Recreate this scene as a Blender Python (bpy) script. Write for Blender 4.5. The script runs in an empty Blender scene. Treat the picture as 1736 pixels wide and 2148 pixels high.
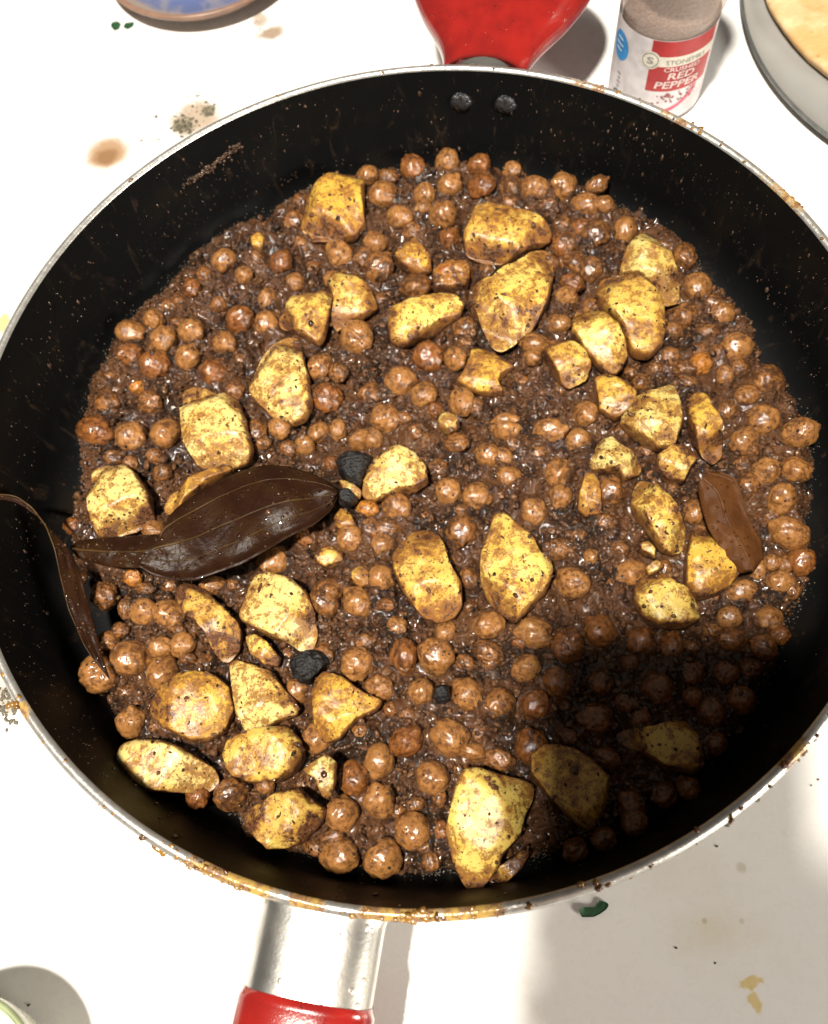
import bpy, bmesh, math, random
import numpy as np
from mathutils import Vector, Matrix, Euler, noise as mnoise

SC = bpy.context.scene
COL = SC.collection

# ------------------------------------------------------------------ camera
CAM_POS = np.array([-0.00849167, -0.14104906, 0.25158916])
PITCH, ROLL = 1.17711833, -0.22260793
FPX, CX, CY = 1805.0, 868.0, 1074.0          # a 1736 x 2148 pixel view of the place
_f = np.array([0, math.cos(PITCH), -math.sin(PITCH)])
_u0 = np.array([0, math.sin(PITCH), math.cos(PITCH)])
_r0 = np.array([1.0, 0, 0])
_r = math.cos(ROLL) * _r0 + math.sin(ROLL) * _u0
_u = -math.sin(ROLL) * _r0 + math.cos(ROLL) * _u0
cam = bpy.data.cameras.new("camera")
cam_o = bpy.data.objects.new("camera", cam)
COL.objects.link(cam_o)
cam_o.matrix_world = Matrix([[_r[i], _u[i], -_f[i], CAM_POS[i]] for i in range(3)] + [[0, 0, 0, 1]])
cam.sensor_fit = 'HORIZONTAL'
cam.sensor_width = 5.6
cam.lens = 5.6 * FPX / 1736
cam.clip_start = 0.004
cam.clip_end = 50
cam.dof.use_dof = True
cam.dof.focus_distance = 0.285
cam.dof.aperture_fstop = 2.4
SC.camera = cam_o

# ------------------------------------------------------------------ light
wd = bpy.data.worlds.new("World"); SC.world = wd; wd.use_nodes = True
bgn = wd.node_tree.nodes["Background"]
bgn.inputs[0].default_value = (1.0, 0.93, 0.82, 1)
bgn.inputs[1].default_value = 0.125
lp = Vector((-0.351, -0.336, 1.703))
ld = bpy.data.lights.new("ceiling_lamp", 'AREA'); ld.shape = 'DISK'; ld.size = 0.13
ld.energy = 78; ld.color = (1.0, 0.93, 0.82)
lo = bpy.data.objects.new("ceiling_lamp", ld); COL.objects.link(lo)
lo.location = lp
lo.rotation_euler = (Vector((0, 0, -0.04)) - lp).to_track_quat('-Z', 'Y').to_euler()
ld2 = bpy.data.lights.new("added_side_fill", 'AREA'); ld2.shape = 'DISK'; ld2.size = 0.5  # added fill without a known source: brightens the counter, leaves the pan dark
ld2.energy = 31; ld2.color = (1.0, 0.92, 0.80)
lo2 = bpy.data.objects.new("added_side_fill", ld2); COL.objects.link(lo2)
lo2.location = (1.05, -1.25, 0.52)
lo2.rotation_euler = (Vector((0.05, -0.05, -0.04)) - lo2.location).to_track_quat('-Z', 'Y').to_euler()
SC.view_settings.view_transform = 'Standard'
SC.view_settings.look = 'None'
SC.view_settings.exposure = 0
SC.view_settings.gamma = 1

ZC = -0.056          # the counter; the pan's rim is z = 0

# ------------------------------------------------------------------ helpers
def at(x, y, z):
    """point of the place at height z seen at (x, y) of the 1736 x 2148 view"""
    d = _f + (x - CX) / FPX * _r - (y - CY) / FPX * _u
    t = (z - CAM_POS[2]) / d[2]
    return CAM_POS + t * d

def depth(p):
    return float((np.asarray(p) - CAM_POS) @ _f)

TILE = {'A': (143.5, 287.0), 'B': (660.2, 287.0), 'C': (1162.0, 287.0), 'D': (143.5, 832.4), 'E': (660.2, 832.4),
        'F': (1162.0, 832.4), 'G': (143.5, 1349.1), 'H': (660.2, 1349.1), 'I': (1162.0, 1349.1), 'L': (0, 947.2)}
def tl(t, x, y):
    if t == '': return (x, y)
    return (TILE[t][0] + x * 0.3307, TILE[t][1] + y * 0.3307)

def tag(o, label=None, cat=None, group=None, kind=None):
    if label: o['label'] = label
    if cat: o['category'] = cat
    if group: o['group'] = group
    if kind: o['kind'] = kind
    return o

def mesh_from(name, V, F, smooth=True):
    m = bpy.data.meshes.new(name)
    V = np.asarray(V, dtype=np.float64)
    if isinstance(F, np.ndarray):
        nf, k = F.shape
        m.vertices.add(len(V)); m.vertices.foreach_set('co', V.astype(np.float32).ravel())
        m.loops.add(nf * k); m.loops.foreach_set('vertex_index', F.astype(np.int32).ravel())
        m.polygons.add(nf)
        m.polygons.foreach_set('loop_start', np.arange(0, nf * k, k, dtype=np.int32))
        m.update(calc_edges=True); m.validate()
    else:
        m.from_pydata([tuple(v) for v in V], [], F); m.update()
    if smooth: m.polygons.foreach_set('use_smooth', np.ones(len(m.polygons), dtype=bool))
    return m

def obj(name, m, mat=None, parent=None, loc=None, rot=None):
    o = bpy.data.objects.new(name, m)
    COL.objects.link(o)
    if mat is not None:
        if m.materials: pass
        else: m.materials.append(mat)
        if m.materials[0] is not mat:
            o.material_slots[0].link = 'OBJECT'; o.material_slots[0].material = mat
    if parent is not None: o.parent = parent
    if loc is not None: o.location = loc
    if rot is not None: o.rotation_euler = rot
    return o

def empty(name, loc=(0, 0, 0)):
    o = bpy.data.objects.new(name, None); COL.objects.link(o); o.location = loc
    o.empty_display_size = 0.01
    return o

def grid_faces(nu, nv, wrap_u=False, wrap_v=False):
    fs = []
    for i in range(nu if wrap_u else nu - 1):
        for j in range(nv if wrap_v else nv - 1):
            a = i * nv + j; b = ((i + 1) % nu) * nv + j
            c = ((i + 1) % nu) * nv + (j + 1) % nv; d = i * nv + (j + 1) % nv
            fs.append((a, b, c, d))
    return fs

def lathe(name, prof, n=160, closed=False):
    """prof: list of (r, z); revolve about z"""
    V = []
    for k in range(n):
        a = 2 * math.pi * k / n
        for r, z in prof: V.append((r * math.cos(a), r * math.sin(a), z))
    return mesh_from(name, V, [f[::-1] for f in grid_faces(n, len(prof), True, closed)])

# --- numpy noise
def _hash(ix, iy, iz, seed):
    h = (ix.astype(np.int64) * 374761393 + iy.astype(np.int64) * 668265263 + iz.astype(np.int64) * 2147483647 + seed * 1274126177) & 0xFFFFFFFF
    h = ((h ^ (h >> 13)) * 1274126177) & 0xFFFFFFFF
    h = ((h ^ (h >> 15)) * 2246822519) & 0xFFFFFFFF
    return ((h ^ (h >> 16)) & 0xFFFFFF) / float(0xFFFFFF)

def vnoise(P, seed=0):
    P = np.asarray(P, float); I = np.floor(P).astype(np.int64); f = P - I
    f = f * f * f * (f * (f * 6 - 15) + 10)
    out = 0
    for dx in (0, 1):
        wx = f[:, 0] if dx else 1 - f[:, 0]
        for dy in (0, 1):
            wy = f[:, 1] if dy else 1 - f[:, 1]
            for dz in (0, 1):
                wz = f[:, 2] if dz else 1 - f[:, 2]
                out = out + wx * wy * wz * _hash(I[:, 0] + dx, I[:, 1] + dy, I[:, 2] + dz, seed)
    return out * 2 - 1

def fbm(P, seed=0, oct=3, gain=0.5):
    P = np.asarray(P, float); s = 0; a = 1
    for k in range(oct):
        s = s + a * vnoise(P * 2.03 ** k + 17.3 * k, seed + k); a *= gain
    return s

def worley(x, y, cell, seed):
    """distance to the nearest jittered point, in cells"""
    X = x / cell; Y = y / cell
    ix = np.floor(X).astype(np.int64); iy = np.floor(Y).astype(np.int64); z0 = np.zeros_like(ix)
    best = np.full(X.shape, 9.0)
    for dx in (-1, 0, 1):
        for dy in (-1, 0, 1):
            px = ix + dx + _hash(ix + dx, iy + dy, z0, seed); py = iy + dy + _hash(ix + dx, iy + dy, z0, seed + 7)
            best = np.minimum(best, np.hypot(X - px, Y - py))
    return best

_ico = {}
def ico(sub):
    if sub not in _ico:
        bm = bmesh.new(); bmesh.ops.create_icosphere(bm, subdivisions=sub, radius=1)
        V = np.array([v.co[:] for v in bm.verts]); F = np.array([[v.index for v in f.verts] for f in bm.faces])
        bm.free(); V /= np.linalg.norm(V, axis=1)[:, None]; _ico[sub] = (V, F)
    return _ico[sub]

# ------------------------------------------------------------------ materials
class NT:
    def __init__(s, name):
        s.m = bpy.data.materials.new(name); s.m.use_nodes = True
        s.t = s.m.node_tree; s.b = s.t.nodes["Principled BSDF"]
        s.out = s.t.nodes["Material Output"]
        s.co = s.t.nodes.new("ShaderNodeTexCoord"); s.rnd = None
    def n(s, typ, **kw):
        nd = s.t.nodes.new(typ)
        for k, v in kw.items(): setattr(nd, k, v)
        return nd
    def L(s, a, b): s.t.links.new(a, b)
    def set(s, sock, v):
        if hasattr(v, 'is_linked') or hasattr(v, 'links'): s.L(v, sock)
        else: sock.default_value = v
    def coords(s, kind='Object', scale=(1, 1, 1), rand=True, rot=(0, 0, 0)):
        mp = s.n("ShaderNodeMapping"); s.L(s.co.outputs[kind], mp.inputs[0])
        mp.inputs['Scale'].default_value = scale; mp.inputs['Rotation'].default_value = rot
        if rand:
            if s.rnd is None:
                s.rnd = s.n("ShaderNodeObjectInfo")
            cmb = s.n("ShaderNodeCombineXYZ")
            for i, k in enumerate((3.1, 7.7, 5.3)):
                mt = s.n("ShaderNodeMath", operation='MULTIPLY'); s.L(s.rnd.outputs['Random'], mt.inputs[0]); mt.inputs[1].default_value = k
                s.L(mt.outputs[0], cmb.inputs[i])
            s.L(cmb.outputs[0], mp.inputs['Location'])
        return mp.outputs[0]
    def noise(s, vec, scale, detail=3, rough=0.55, dist=0.0):
        nd = s.n("ShaderNodeTexNoise"); s.L(vec, nd.inputs['Vector'])
        nd.inputs['Scale'].default_value = scale; nd.inputs['Detail'].default_value = detail
        nd.inputs['Roughness'].default_value = rough; nd.inputs['Distortion'].default_value = dist
        return nd.outputs['Fac']
    def voro(s, vec, scale, feature='F1', rnd=1.0):
        nd = s.n("ShaderNodeTexVoronoi", feature=feature); s.L(vec, nd.inputs['Vector'])
        nd.inputs['Scale'].default_value = scale; nd.inputs['Randomness'].default_value = rnd
        return nd
    def ramp(s, v, a, b, lo=0.0, hi=1.0):
        nd = s.n("ShaderNodeMapRange", interpolation_type='SMOOTHSTEP'); s.set(nd.inputs[0], v)
        nd.inputs[1].default_value = a; nd.inputs[2].default_value = b
        nd.inputs[3].default_value = lo; nd.inputs[4].default_value = hi
        return nd.outputs[0]
    def mix(s, f, a, b):
        nd = s.n("ShaderNodeMix", data_type='RGBA'); s.set(nd.inputs[0], f)
        for sock, v in ((nd.inputs[6], a), (nd.inputs[7], b)):
            if isinstance(v, tuple): v = tuple(v) + (1,) if len(v) == 3 else v
            s.set(sock, v)
        return nd.outputs[2]
    def math(s, op, a, b=0.0, c=None):
        nd = s.n("ShaderNodeMath", operation=op); s.set(nd.inputs[0], a); s.set(nd.inputs[1], b)
        if c is not None: s.set(nd.inputs[2], c)
        return nd.outputs[0]
    def bump(s, h, strength=0.5, dist=0.001, prev=None):
        nd = s.n("ShaderNodeBump"); s.set(nd.inputs['Height'], h)
        nd.inputs['Strength'].default_value = strength; nd.inputs['Distance'].default_value = dist
        if prev is not None: s.L(prev, nd.inputs['Normal'])
        return nd.outputs[0]
    def done(s, col=None, rough=None, metal=0.0, normal=None, spec=0.5, coat=0.0, coat_rough=0.1, trans=0.0, ior=1.45, sss=0.0, sss_r=(0.002, 0.001, 0.0004), coatn=None):
        b = s.b.inputs
        if col is not None: s.set(b['Base Color'], tuple(col) + (1,) if isinstance(col, tuple) and len(col) == 3 else col)
        if rough is not None: s.set(b['Roughness'], rough)
        s.set(b['Metallic'], metal); s.set(b['Specular IOR Level'], spec); b['Coat Weight'].default_value = coat
        b['Coat Roughness'].default_value = coat_rough; b['Transmission Weight'].default_value = trans; b['IOR'].default_value = ior
        if sss: b['Subsurface Weight'].default_value = sss; b['Subsurface Radius'].default_value = (1, 0.6, 0.25); b['Subsurface Scale'].default_value = 0.003
        if normal is not None: s.L(normal, b['Normal'])
        if coatn is not None: s.L(coatn, b['Coat Normal'])
        return s.m

def mat_plain(name, col, rough=0.5, metal=0.0, bump=0, bscale=800, **kw):
    t = NT(name); c = t.coords(rand=False)
    nz = t.noise(c, bscale * 0.2, 4)
    colr = t.mix(t.ramp(nz, 0.3, 0.7), tuple(x * 0.85 for x in col), tuple(min(1, x * 1.1) for x in col))
    nrm = t.bump(t.noise(c, bscale, 3), bump, 0.0005) if bump else None
    return t.done(colr, rough, metal, nrm, **kw)

def mat_pea(name, base, dark, cover, seed_bias=0.0):
    t = NT(name); c = t.coords()
    hue = t.rnd.outputs['Random']
    n1 = t.noise(c, 170, 5, 0.65, 0.5)
    n2 = t.noise(c, 620, 5, 0.7, 0.3)
    n3 = t.noise(c, 2000, 3, 0.6)
    skin = t.mix(hue, base, (base[0] * 0.66, base[1] * 0.56, base[2] * 0.50))
    skin = t.mix(t.ramp(n2, 0.35, 0.68), skin, (base[0] * 1.35, base[1] * 1.42, base[2] * 1.3))
    m = t.math('ADD', n1, t.math('MULTIPLY', t.math('SUBTRACT', n2, 0.5), 1.1))
    f = t.ramp(m, cover + 0.16, cover - 0.10)
    col = t.mix(f, skin, dark)
    col = t.mix(t.ramp(n3, 0.58, 0.68, 0, 0.4), col, tuple(x * 0.6 for x in dark))
    nb = t.bump(n1, 0.55, 0.0016)
    nb = t.bump(n2, 0.45, 0.0006, nb)
    cn = t.bump(n1, 0.5, 0.0013, t.bump(n2, 0.4, 0.0005))
    return t.done(col, 0.45, 0, nb, spec=0.25, coat=1.0, coat_rough=0.11, coatn=cn)
def t_b(c): return 0.55 if c < 0.5 else 0.9

def mat_potato(name, base, brown, speck=(0.026, 0.012, 0.005), browned=0.52, coated=0.66, specks=0.19):
    """browned: lower = more fried patches; coated: lower = more masala paste"""
    t = NT(name); c = t.coords()
    n1 = t.noise(c, 80, 4, 0.6, 0.6)
    n2 = t.noise(c, 240, 6, 0.72, 0.4)
    n3 = t.noise(c, 1300, 3, 0.65)
    n5 = t.noise(c, 480, 4, 0.65)
    col = t.mix(t.ramp(n1, 0.35, 0.68), base, (base[0] * 0.92, base[1] * 0.72, base[2] * 0.42))
    geo = t.n("ShaderNodeNewGeometry"); sn = t.n("ShaderNodeSeparateXYZ"); t.L(geo.outputs['Normal'], sn.inputs[0])
    sep = t.n("ShaderNodeSeparateXYZ"); t.L(t.co.outputs['Object'], sep.inputs[0])
    side = t.math('ADD', t.ramp(sep.outputs['Z'], 0.0060, 0.0, 0, 0.22), t.ramp(sn.outputs['Z'], 0.85, 0.25, 0, 0.14))
    m = t.math('ADD', t.math('ADD', n1, side), t.math('MULTIPLY', t.math('SUBTRACT', n2, 0.5), 0.9))
    # turmeric-orange halo, then fried brown inside it
    col = t.mix(t.ramp(m, browned - 0.14, browned + 0.08, 0, 0.72), col, (0.38, 0.195, 0.042))
    col = t.mix(t.ramp(m, browned + 0.03, browned + 0.24, 0, 0.92), col, brown)
    # powdery spice dust
    dm = t.math('ADD', t.math('MULTIPLY', n5, 0.6), t.math('MULTIPLY', n3, 0.55))
    dm = t.math('ADD', dm, t.math('MULTIPLY', t.math('SUBTRACT', m, 0.5), 0.50))
    col = t.mix(t.ramp(dm, 0.53, 0.66, 0, 0.80), col, (0.20, 0.085, 0.022))
    m2 = t.math('ADD', n2, t.math('MULTIPLY', t.math('SUBTRACT', n1, 0.5), 1.1))
    m2 = t.math('ADD', m2, t.math('MULTIPLY', side, 0.6))
    paste = t.ramp(m2, coated, coated + 0.07)
    pcol = t.mix(t.ramp(n3, 0.35, 0.65), (0.030, 0.013, 0.007), (0.15, 0.060, 0.024))
    cs = t.coords(scale=(1, 0.5, 0.8), rot=(0.3, 0.2, 0.9))
    v = t.voro(cs, 560)
    msk = t.ramp(t.noise(c, 190, 3), 0.54, 0.66, 0, 0.8)
    fl = t.math('MULTIPLY', t.ramp(v.outputs['Distance'], specks + 0.09, specks), msk)
    v2 = t.voro(c, 1350)
    fl2 = t.math('MULTIPLY', t.ramp(v2.outputs['Distance'], 0.30, 0.2), t.ramp(n5, 0.50, 0.62))
    col = t.mix(t.math('MULTIPLY', fl2, 0.7), col, (brown[0] * 0.45, brown[1] * 0.42, brown[2] * 0.45))
    col = t.mix(fl, col, speck)
    col = t.mix(paste, col, pcol)
    nb = t.bump(t.math('ADD', t.math('MULTIPLY', paste, 0.8), t.math('ADD', n2, t.math('MULTIPLY', fl, 0.4))), 0.4, 0.0009)
    nb = t.bump(n3, 0.2, 0.0003, nb)
    return t.done(col, t.ramp(n5, 0.35, 0.65, 0.26, 0.48), 0, nb, spec=0.3, sss=0.25, coat=0.45, coat_rough=0.16, coatn=t.bump(n2, 0.5, 0.0008))

PEA = {
    'plain': mat_pea('chickpea_skin', (0.235, 0.102, 0.031), (0.095, 0.038, 0.014), 0.37),
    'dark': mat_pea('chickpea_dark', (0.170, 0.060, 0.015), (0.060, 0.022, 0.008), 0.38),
    'coated': mat_pea('chickpea_coated', (0.185, 0.074, 0.022), (0.060, 0.025, 0.010), 0.46),
    'orange': mat_pea('chickpea_orange', (0.33, 0.125, 0.022), (0.08, 0.028, 0.009), 0.36),
}
BR = (0.17, 0.055, 0.012)
POT = {
    'pale': mat_potato('potato_pale', (0.62, 0.495, 0.180), BR, browned=0.64, coated=0.69),
    'green': mat_potato('potato_greenish', (0.54, 0.46, 0.165), BR, browned=0.68, coated=0.72),
    'yellow': mat_potato('potato_yellow', (0.61, 0.46, 0.120), BR, browned=0.60, coated=0.69),
    'orange': mat_potato('potato_orange', (0.54, 0.35, 0.060), (0.15, 0.045, 0.010), browned=0.56, coated=0.71),
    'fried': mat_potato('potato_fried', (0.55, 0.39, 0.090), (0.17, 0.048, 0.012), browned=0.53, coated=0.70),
    'coated': mat_potato('potato_coated', (0.50, 0.36, 0.085), (0.13, 0.048, 0.016), browned=0.50, coated=0.57),
    'red': mat_potato('tomato_rough', (0.22, 0.055, 0.014), (0.10, 0.025, 0.010), browned=0.50, coated=0.60),
}

def mat_masala():
    t = NT('masala'); c = t.coords(rand=False)
    n1 = t.noise(c, 55, 4, 0.6); n2 = t.noise(c, 380, 6, 0.75, 0.6); n3 = t.noise(c, 1500, 3, 0.65)
    col = t.mix(t.ramp(n2, 0.36, 0.64), (0.011, 0.0050, 0.0031), (0.090, 0.040, 0.0195))
    col = t.mix(t.ramp(n1, 0.45, 0.62, 0, 0.5), col, (0.115, 0.050, 0.019))
    col = t.mix(t.ramp(n1, 0.50, 0.40, 0, 0.75), col, (0.014, 0.009, 0.006))
    v = t.voro(c, 760)
    col = t.mix(t.ramp(v.outputs['Distance'], 0.30, 0.15, 0, 0.5), col, (0.20, 0.095, 0.038))  # tan dots: glints of the wet paste painted into its colour
    nb = t.bump(n2, 0.5, 0.0012)
    return t.done(col, 0.5, 0, nb, spec=0.10, coat=0.8, coat_rough=0.06, coatn=t.bump(n2, 0.2, 0.0010))
M_MASALA = mat_masala()

def mat_coating():
    t = NT('nonstick_coating'); c = t.coords(rand=False)
    n1 = t.noise(c, 40, 4); n2 = t.noise(c, 900, 3)
    col = t.mix(t.ramp(n1, 0.5, 0.75, 0, 0.6), (0.0035, 0.0038, 0.0040), (0.010, 0.0065, 0.004))
    sm = t.noise(t.coords(scale=(1, 1, 0.35), rand=False), 130, 6, 0.7, 1.2)
    col = t.mix(t.ramp(sm, 0.56, 0.74, 0, 0.9), col, (0.028, 0.018, 0.012))
    st = t.coords(scale=(1, 1, 0.5), rand=False)
    sp = t.voro(st, 260)
    col = t.mix(t.math('MULTIPLY', t.ramp(sp.outputs['Distance'], 0.17, 0.10), t.ramp(n1, 0.5, 0.62)), col, (0.026, 0.016, 0.010))
    return t.done(col, t.ramp(n1, 0.3, 0.7, 0.45, 0.62), 0, t.bump(n2, 0.25, 0.0003), spec=0.10)
M_COAT = mat_coating()

def mat_rim():
    t = NT('rim_metal'); c = t.coords(rand=False)
    n1 = t.noise(c, 24, 4, 0.6); n2 = t.noise(c, 260, 4, 0.7); n3 = t.noise(c, 1100, 3)
    sep = t.n("ShaderNodeSeparateXYZ"); t.L(c, sep.inputs[0])
    base = None
    # greasy stretches of the rim
    for px, py, rad in ((500, 1835, 0.021), (640, 1888, 0.008), (840, 1925, 0.017), (990, 1915, 0.013), (1640, 1560, 0.010), (1400, 1730, 0.007), (1650, 400, 0.020), (1240, 160, 0.020), (1420, 235, 0.015), (35, 1500, 0.008)):
        P = at(px, py, 0.0012)
        dx = t.math('SUBTRACT', sep.outputs['X'], float(P[0])); dy = t.math('SUBTRACT', sep.outputs['Y'], float(P[1]))
        d = t.math('SQRT', t.math('ADD', t.math('MULTIPLY', dx, dx), t.math('MULTIPLY', dy, dy)))
        w = t.ramp(d, rad, rad * 0.3, 0, 0.30 if py > 1000 else 0.17)
        base = w if base is None else t.math('MAXIMUM', base, w)
    m = t.math('ADD', t.math('ADD', t.math('MULTIPLY', n1, 0.5), t.math('MULTIPLY', n2, 0.55)), base)
    stain = t.ramp(m, 0.63, 0.74)
    col = t.mix(t.ramp(n2, 0.3, 0.7), (0.42, 0.41, 0.39), (0.58, 0.57, 0.54))
    col = t.mix(t.math('MULTIPLY', stain, 0.9), col, t.mix(t.ramp(n2, 0.42, 0.6), (0.42, 0.25, 0.035), (0.15, 0.058, 0.012)))
    return t.done(col, t.ramp(stain, 0, 1, 0.36, 0.2), t.ramp(stain, 0, 1, 0.8, 0.1), t.bump(n2, 0.35, 0.0007))
M_RIM = mat_rim()

def mat_steel(name, rough=0.27):
    t = NT(name); c = t.coords(rand=False)
    n1 = t.noise(c, 60, 4); cs = t.coords(scale=(1, 1, 1), rand=False); n2 = t.noise(cs, 900, 3)
    v = t.voro(c, 240)
    drop = t.ramp(v.outputs['Distance'], 0.2, 0.12)
    col = t.mix(t.ramp(n1, 0.35, 0.7), (0.63, 0.62, 0.59), (0.53, 0.51, 0.46))
    col = t.mix(t.math('MULTIPLY', drop, 0.18), col, (0.35, 0.27, 0.13))
    return t.done(col, t.ramp(n1, 0.3, 0.7, rough, rough + 0.12), 1.0, t.bump(t.math('ADD', t.math('MULTIPLY', drop, 0.8), t.math('MULTIPLY', n2, 0.4)), 0.3, 0.0004))
M_STEEL = mat_steel('brushed_steel')

def mat_red():
    t = NT('red_enamel'); c = t.coords(rand=False)
    n1 = t.noise(c, 90, 4); v = t.voro(c, 330); n3 = t.noise(c, 1600, 2)
    dots = t.math('MULTIPLY', t.ramp(v.outputs['Distance'], 0.16, 0.09), t.ramp(n1, 0.45, 0.6))
    col = t.mix(t.ramp(n1, 0.3, 0.75), (0.24, 0.010, 0.007), (0.16, 0.007, 0.006))
    gr = t.voro(c, 190)
    col = t.mix(t.math('MULTIPLY', t.ramp(gr.outputs['Distance'], 0.2, 0.12), t.ramp(n1, 0.60, 0.66)), col, (0.06, 0.03, 0.012))
    return t.done(col, 0.22, 0, t.bump(t.math('ADD', dots, t.math('MULTIPLY', n3, 0.08)), 0.8, 0.0009), spec=0.4, coat=0.8, coat_rough=0.07)
M_RED = mat_red()

def mat_counter():
    t = NT('white_counter'); c = t.coords(rand=False)
    n1 = t.noise(c, 22, 5, 0.6); n2 = t.noise(c, 260, 4, 0.65); n3 = t.noise(c, 900, 3)
    col = t.mix(t.ramp(n1, 0.42, 0.75, 0, 0.55), (0.80, 0.795, 0.78), (0.71, 0.685, 0.62))
    v = t.voro(c, 85)
    col = t.mix(t.math('MULTIPLY', t.ramp(v.outputs['Distance'], 0.10, 0.04), t.ramp(n1, 0.5, 0.6, 0, 0.5)), col, (0.35, 0.28, 0.16))
    sep = t.n("ShaderNodeSeparateXYZ"); t.L(c, sep.inputs[0])
    def stain(px, py, rx, ry, color, amt, edge=0.5, wob=0.9, sc=130, col=None):
        P = at(px, py, ZC)
        k = depth(P) / FPX
        dx = t.math('DIVIDE', t.math('SUBTRACT', sep.outputs['X'], float(P[0])), rx * k)
        dy = t.math('DIVIDE', t.math('SUBTRACT', sep.outputs['Y'], float(P[1])), ry * k * 1.08)
        d = t.math('SQRT', t.math('ADD', t.math('MULTIPLY', dx, dx), t.math('MULTIPLY', dy, dy)))
        d = t.math('ADD', d, t.math('MULTIPLY', t.math('SUBTRACT', t.noise(c, sc, 3, 0.6), 0.5), wob))
        return t.mix(t.ramp(d, 1.0, 1.0 - edge, 0, amt), col, color)
    col = stain(225, 322, 62, 52, (0.34, 0.19, 0.08), 0.9, 0.55, 0.5, 90, col)
    col = stain(222, 330, 36, 28, (0.20, 0.10, 0.04), 0.7, 0.6, 0.7, 150, col)
    col = stain(408, 248, 74, 58, (0.36, 0.26, 0.17), 0.85, 0.6, 1.0, 110, col)
    col = stain(384, 264, 27, 24, (0.17, 0.155, 0.105), 0.85, 0.30, 2.0, 520, col)
    col = stain(437, 232, 18, 15, (0.15, 0.14, 0.09), 0.85, 0.30, 2.0, 560, col)
    col = stain(12, 1470, 22, 34, (0.22, 0.20, 0.15), 0.8, 0.3, 2.2, 480, col)
    col = stain(545, 42, 22, 30, (0.34, 0.25, 0.17), 0.75, 0.6, 1.0, 160, col)
    col = stain(568, 70, 38, 26, (0.28, 0.19, 0.12), 0.9, 0.6, 0.9, 160, col)
    col = stain(1575, 2062, 28, 14, (0.66, 0.48, 0.12), 0.75, 0.45, 1.6, 260, col)
    col = stain(1583, 2100, 15, 26, (0.66, 0.48, 0.12), 0.75, 0.45, 1.5, 260, col)
    col = stain(1500, 1950, 120, 60, (0.60, 0.50, 0.25), 0.22, 0.9, 1.3, 60, col)
    col = stain(8, 680, 16, 30, (0.55, 0.38, 0.10), 0.8, 0.5, 1.1, 150, col)
    col = stain(10, 1450, 34, 62, (0.40, 0.36, 0.30), 0.75, 0.5, 1.2, 120, col)
    col = stain(1555, 1820, 14, 14, (0.35, 0.27, 0.16), 0.4, 0.7, 1.0, 160, col)
    col = stain(127, 1735, 8, 10, (0.60, 0.50, 0.38), 0.4, 0.7, 1.0, 160, col)
    return t.done(col, t.ramp(n2, 0.3, 0.7, 0.22, 0.38), 0, t.bump(n3, 0.06, 0.0003), spec=0.5)
M_COUNTER = mat_counter()

# ------------------------------------------------------------------ counter
V = [(-3, -3, ZC), (3, -3, ZC), (3, 3, ZC), (-3, 3, ZC)]
tag(obj('counter', mesh_from('counter', V, [(0, 1, 2, 3)], False), M_COUNTER), kind='structure')

# ------------------------------------------------------------------ pan
R_OUT, R_IN = 0.1550, 0.1516
pan = empty('frying_pan', (0, 0, ZC))
tag(pan, 'large round black nonstick pan with silver rim and red handles', 'pan')
def P0(name, m, mat, parent=pan, **kw):
    o = obj(name, m, mat, parent, **kw)
    if parent is pan: o.location = (o.location[0], o.location[1], o.location[2] - ZC)
    return o
def wallR(z):
    """inside radius of the pan at height z"""
    if z > -0.034: return R_IN - (-z) * 0.11
    return R_IN - 0.034 * 0.11 - (1 - math.sqrt(max(0, 1 - min(1, (-z - 0.034) / 0.0165) ** 2))) * 0.0165
prof = [(R_IN, 0.0002)] + [(R_IN - 0.034 * 0.11 * k / 10, -0.034 * k / 10) for k in range(1, 11)]
prof += [(R_IN - 0.00374 - 0.0165 * (1 - math.cos(a)), -0.034 - 0.0165 * math.sin(a)) for a in [math.pi / 2 * k / 10 for k in range(1, 11)]]
prof += [(0.10, -0.0505), (0.05, -0.0505), (0.0001, -0.0505)]
P0('bowl_inside', lathe('bowl_inside', prof, 200), M_COAT)
rp = [(R_IN, -0.0004), (R_IN + 0.0002, 0.0006), (R_IN + 0.0012, 0.0012), (R_OUT - 0.0014, 0.0012), (R_OUT - 0.0004, 0.0006), (R_OUT, -0.0004),
      (R_OUT - 0.0003, -0.002)]
P0('rim', lathe('rim', rp, 220), M_RIM)
ow = [(R_OUT - 0.0003, -0.002), (R_OUT - 0.001, -0.010), (0.1515, -0.034), (0.148, -0.045), (0.139, -0.0535), (0.132, ZC + 0.0006), (0.0001, ZC + 0.0006)]
P0('bowl_outside', lathe('bowl_outside', ow, 160), mat_plain('pan_outside', (0.32, 0.31, 0.30), 0.35, 0.6))

def loft(name, secs, n=40, cap=True, power=2.0):
    """secs: (centre, across-vector, up-vector) ; rings of a superellipse"""
    V = []
    for c, a, b in secs:
        for k in range(n):
            t = 2 * math.pi * k / n
            ct, st = math.cos(t), math.sin(t)
            e = 2.0 / power
            V.append(np.array(c) + np.array(a) * math.copysign(abs(ct) ** e, ct) + np.array(b) * math.copysign(abs(st) ** e, st))
    F = grid_faces(len(secs), n, False, True)
    if cap:
        F.append(tuple(range(n))[::-1]); F.append(tuple(range((len(secs) - 1) * n, len(secs) * n)))
    return mesh_from(name, V, F)

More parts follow.
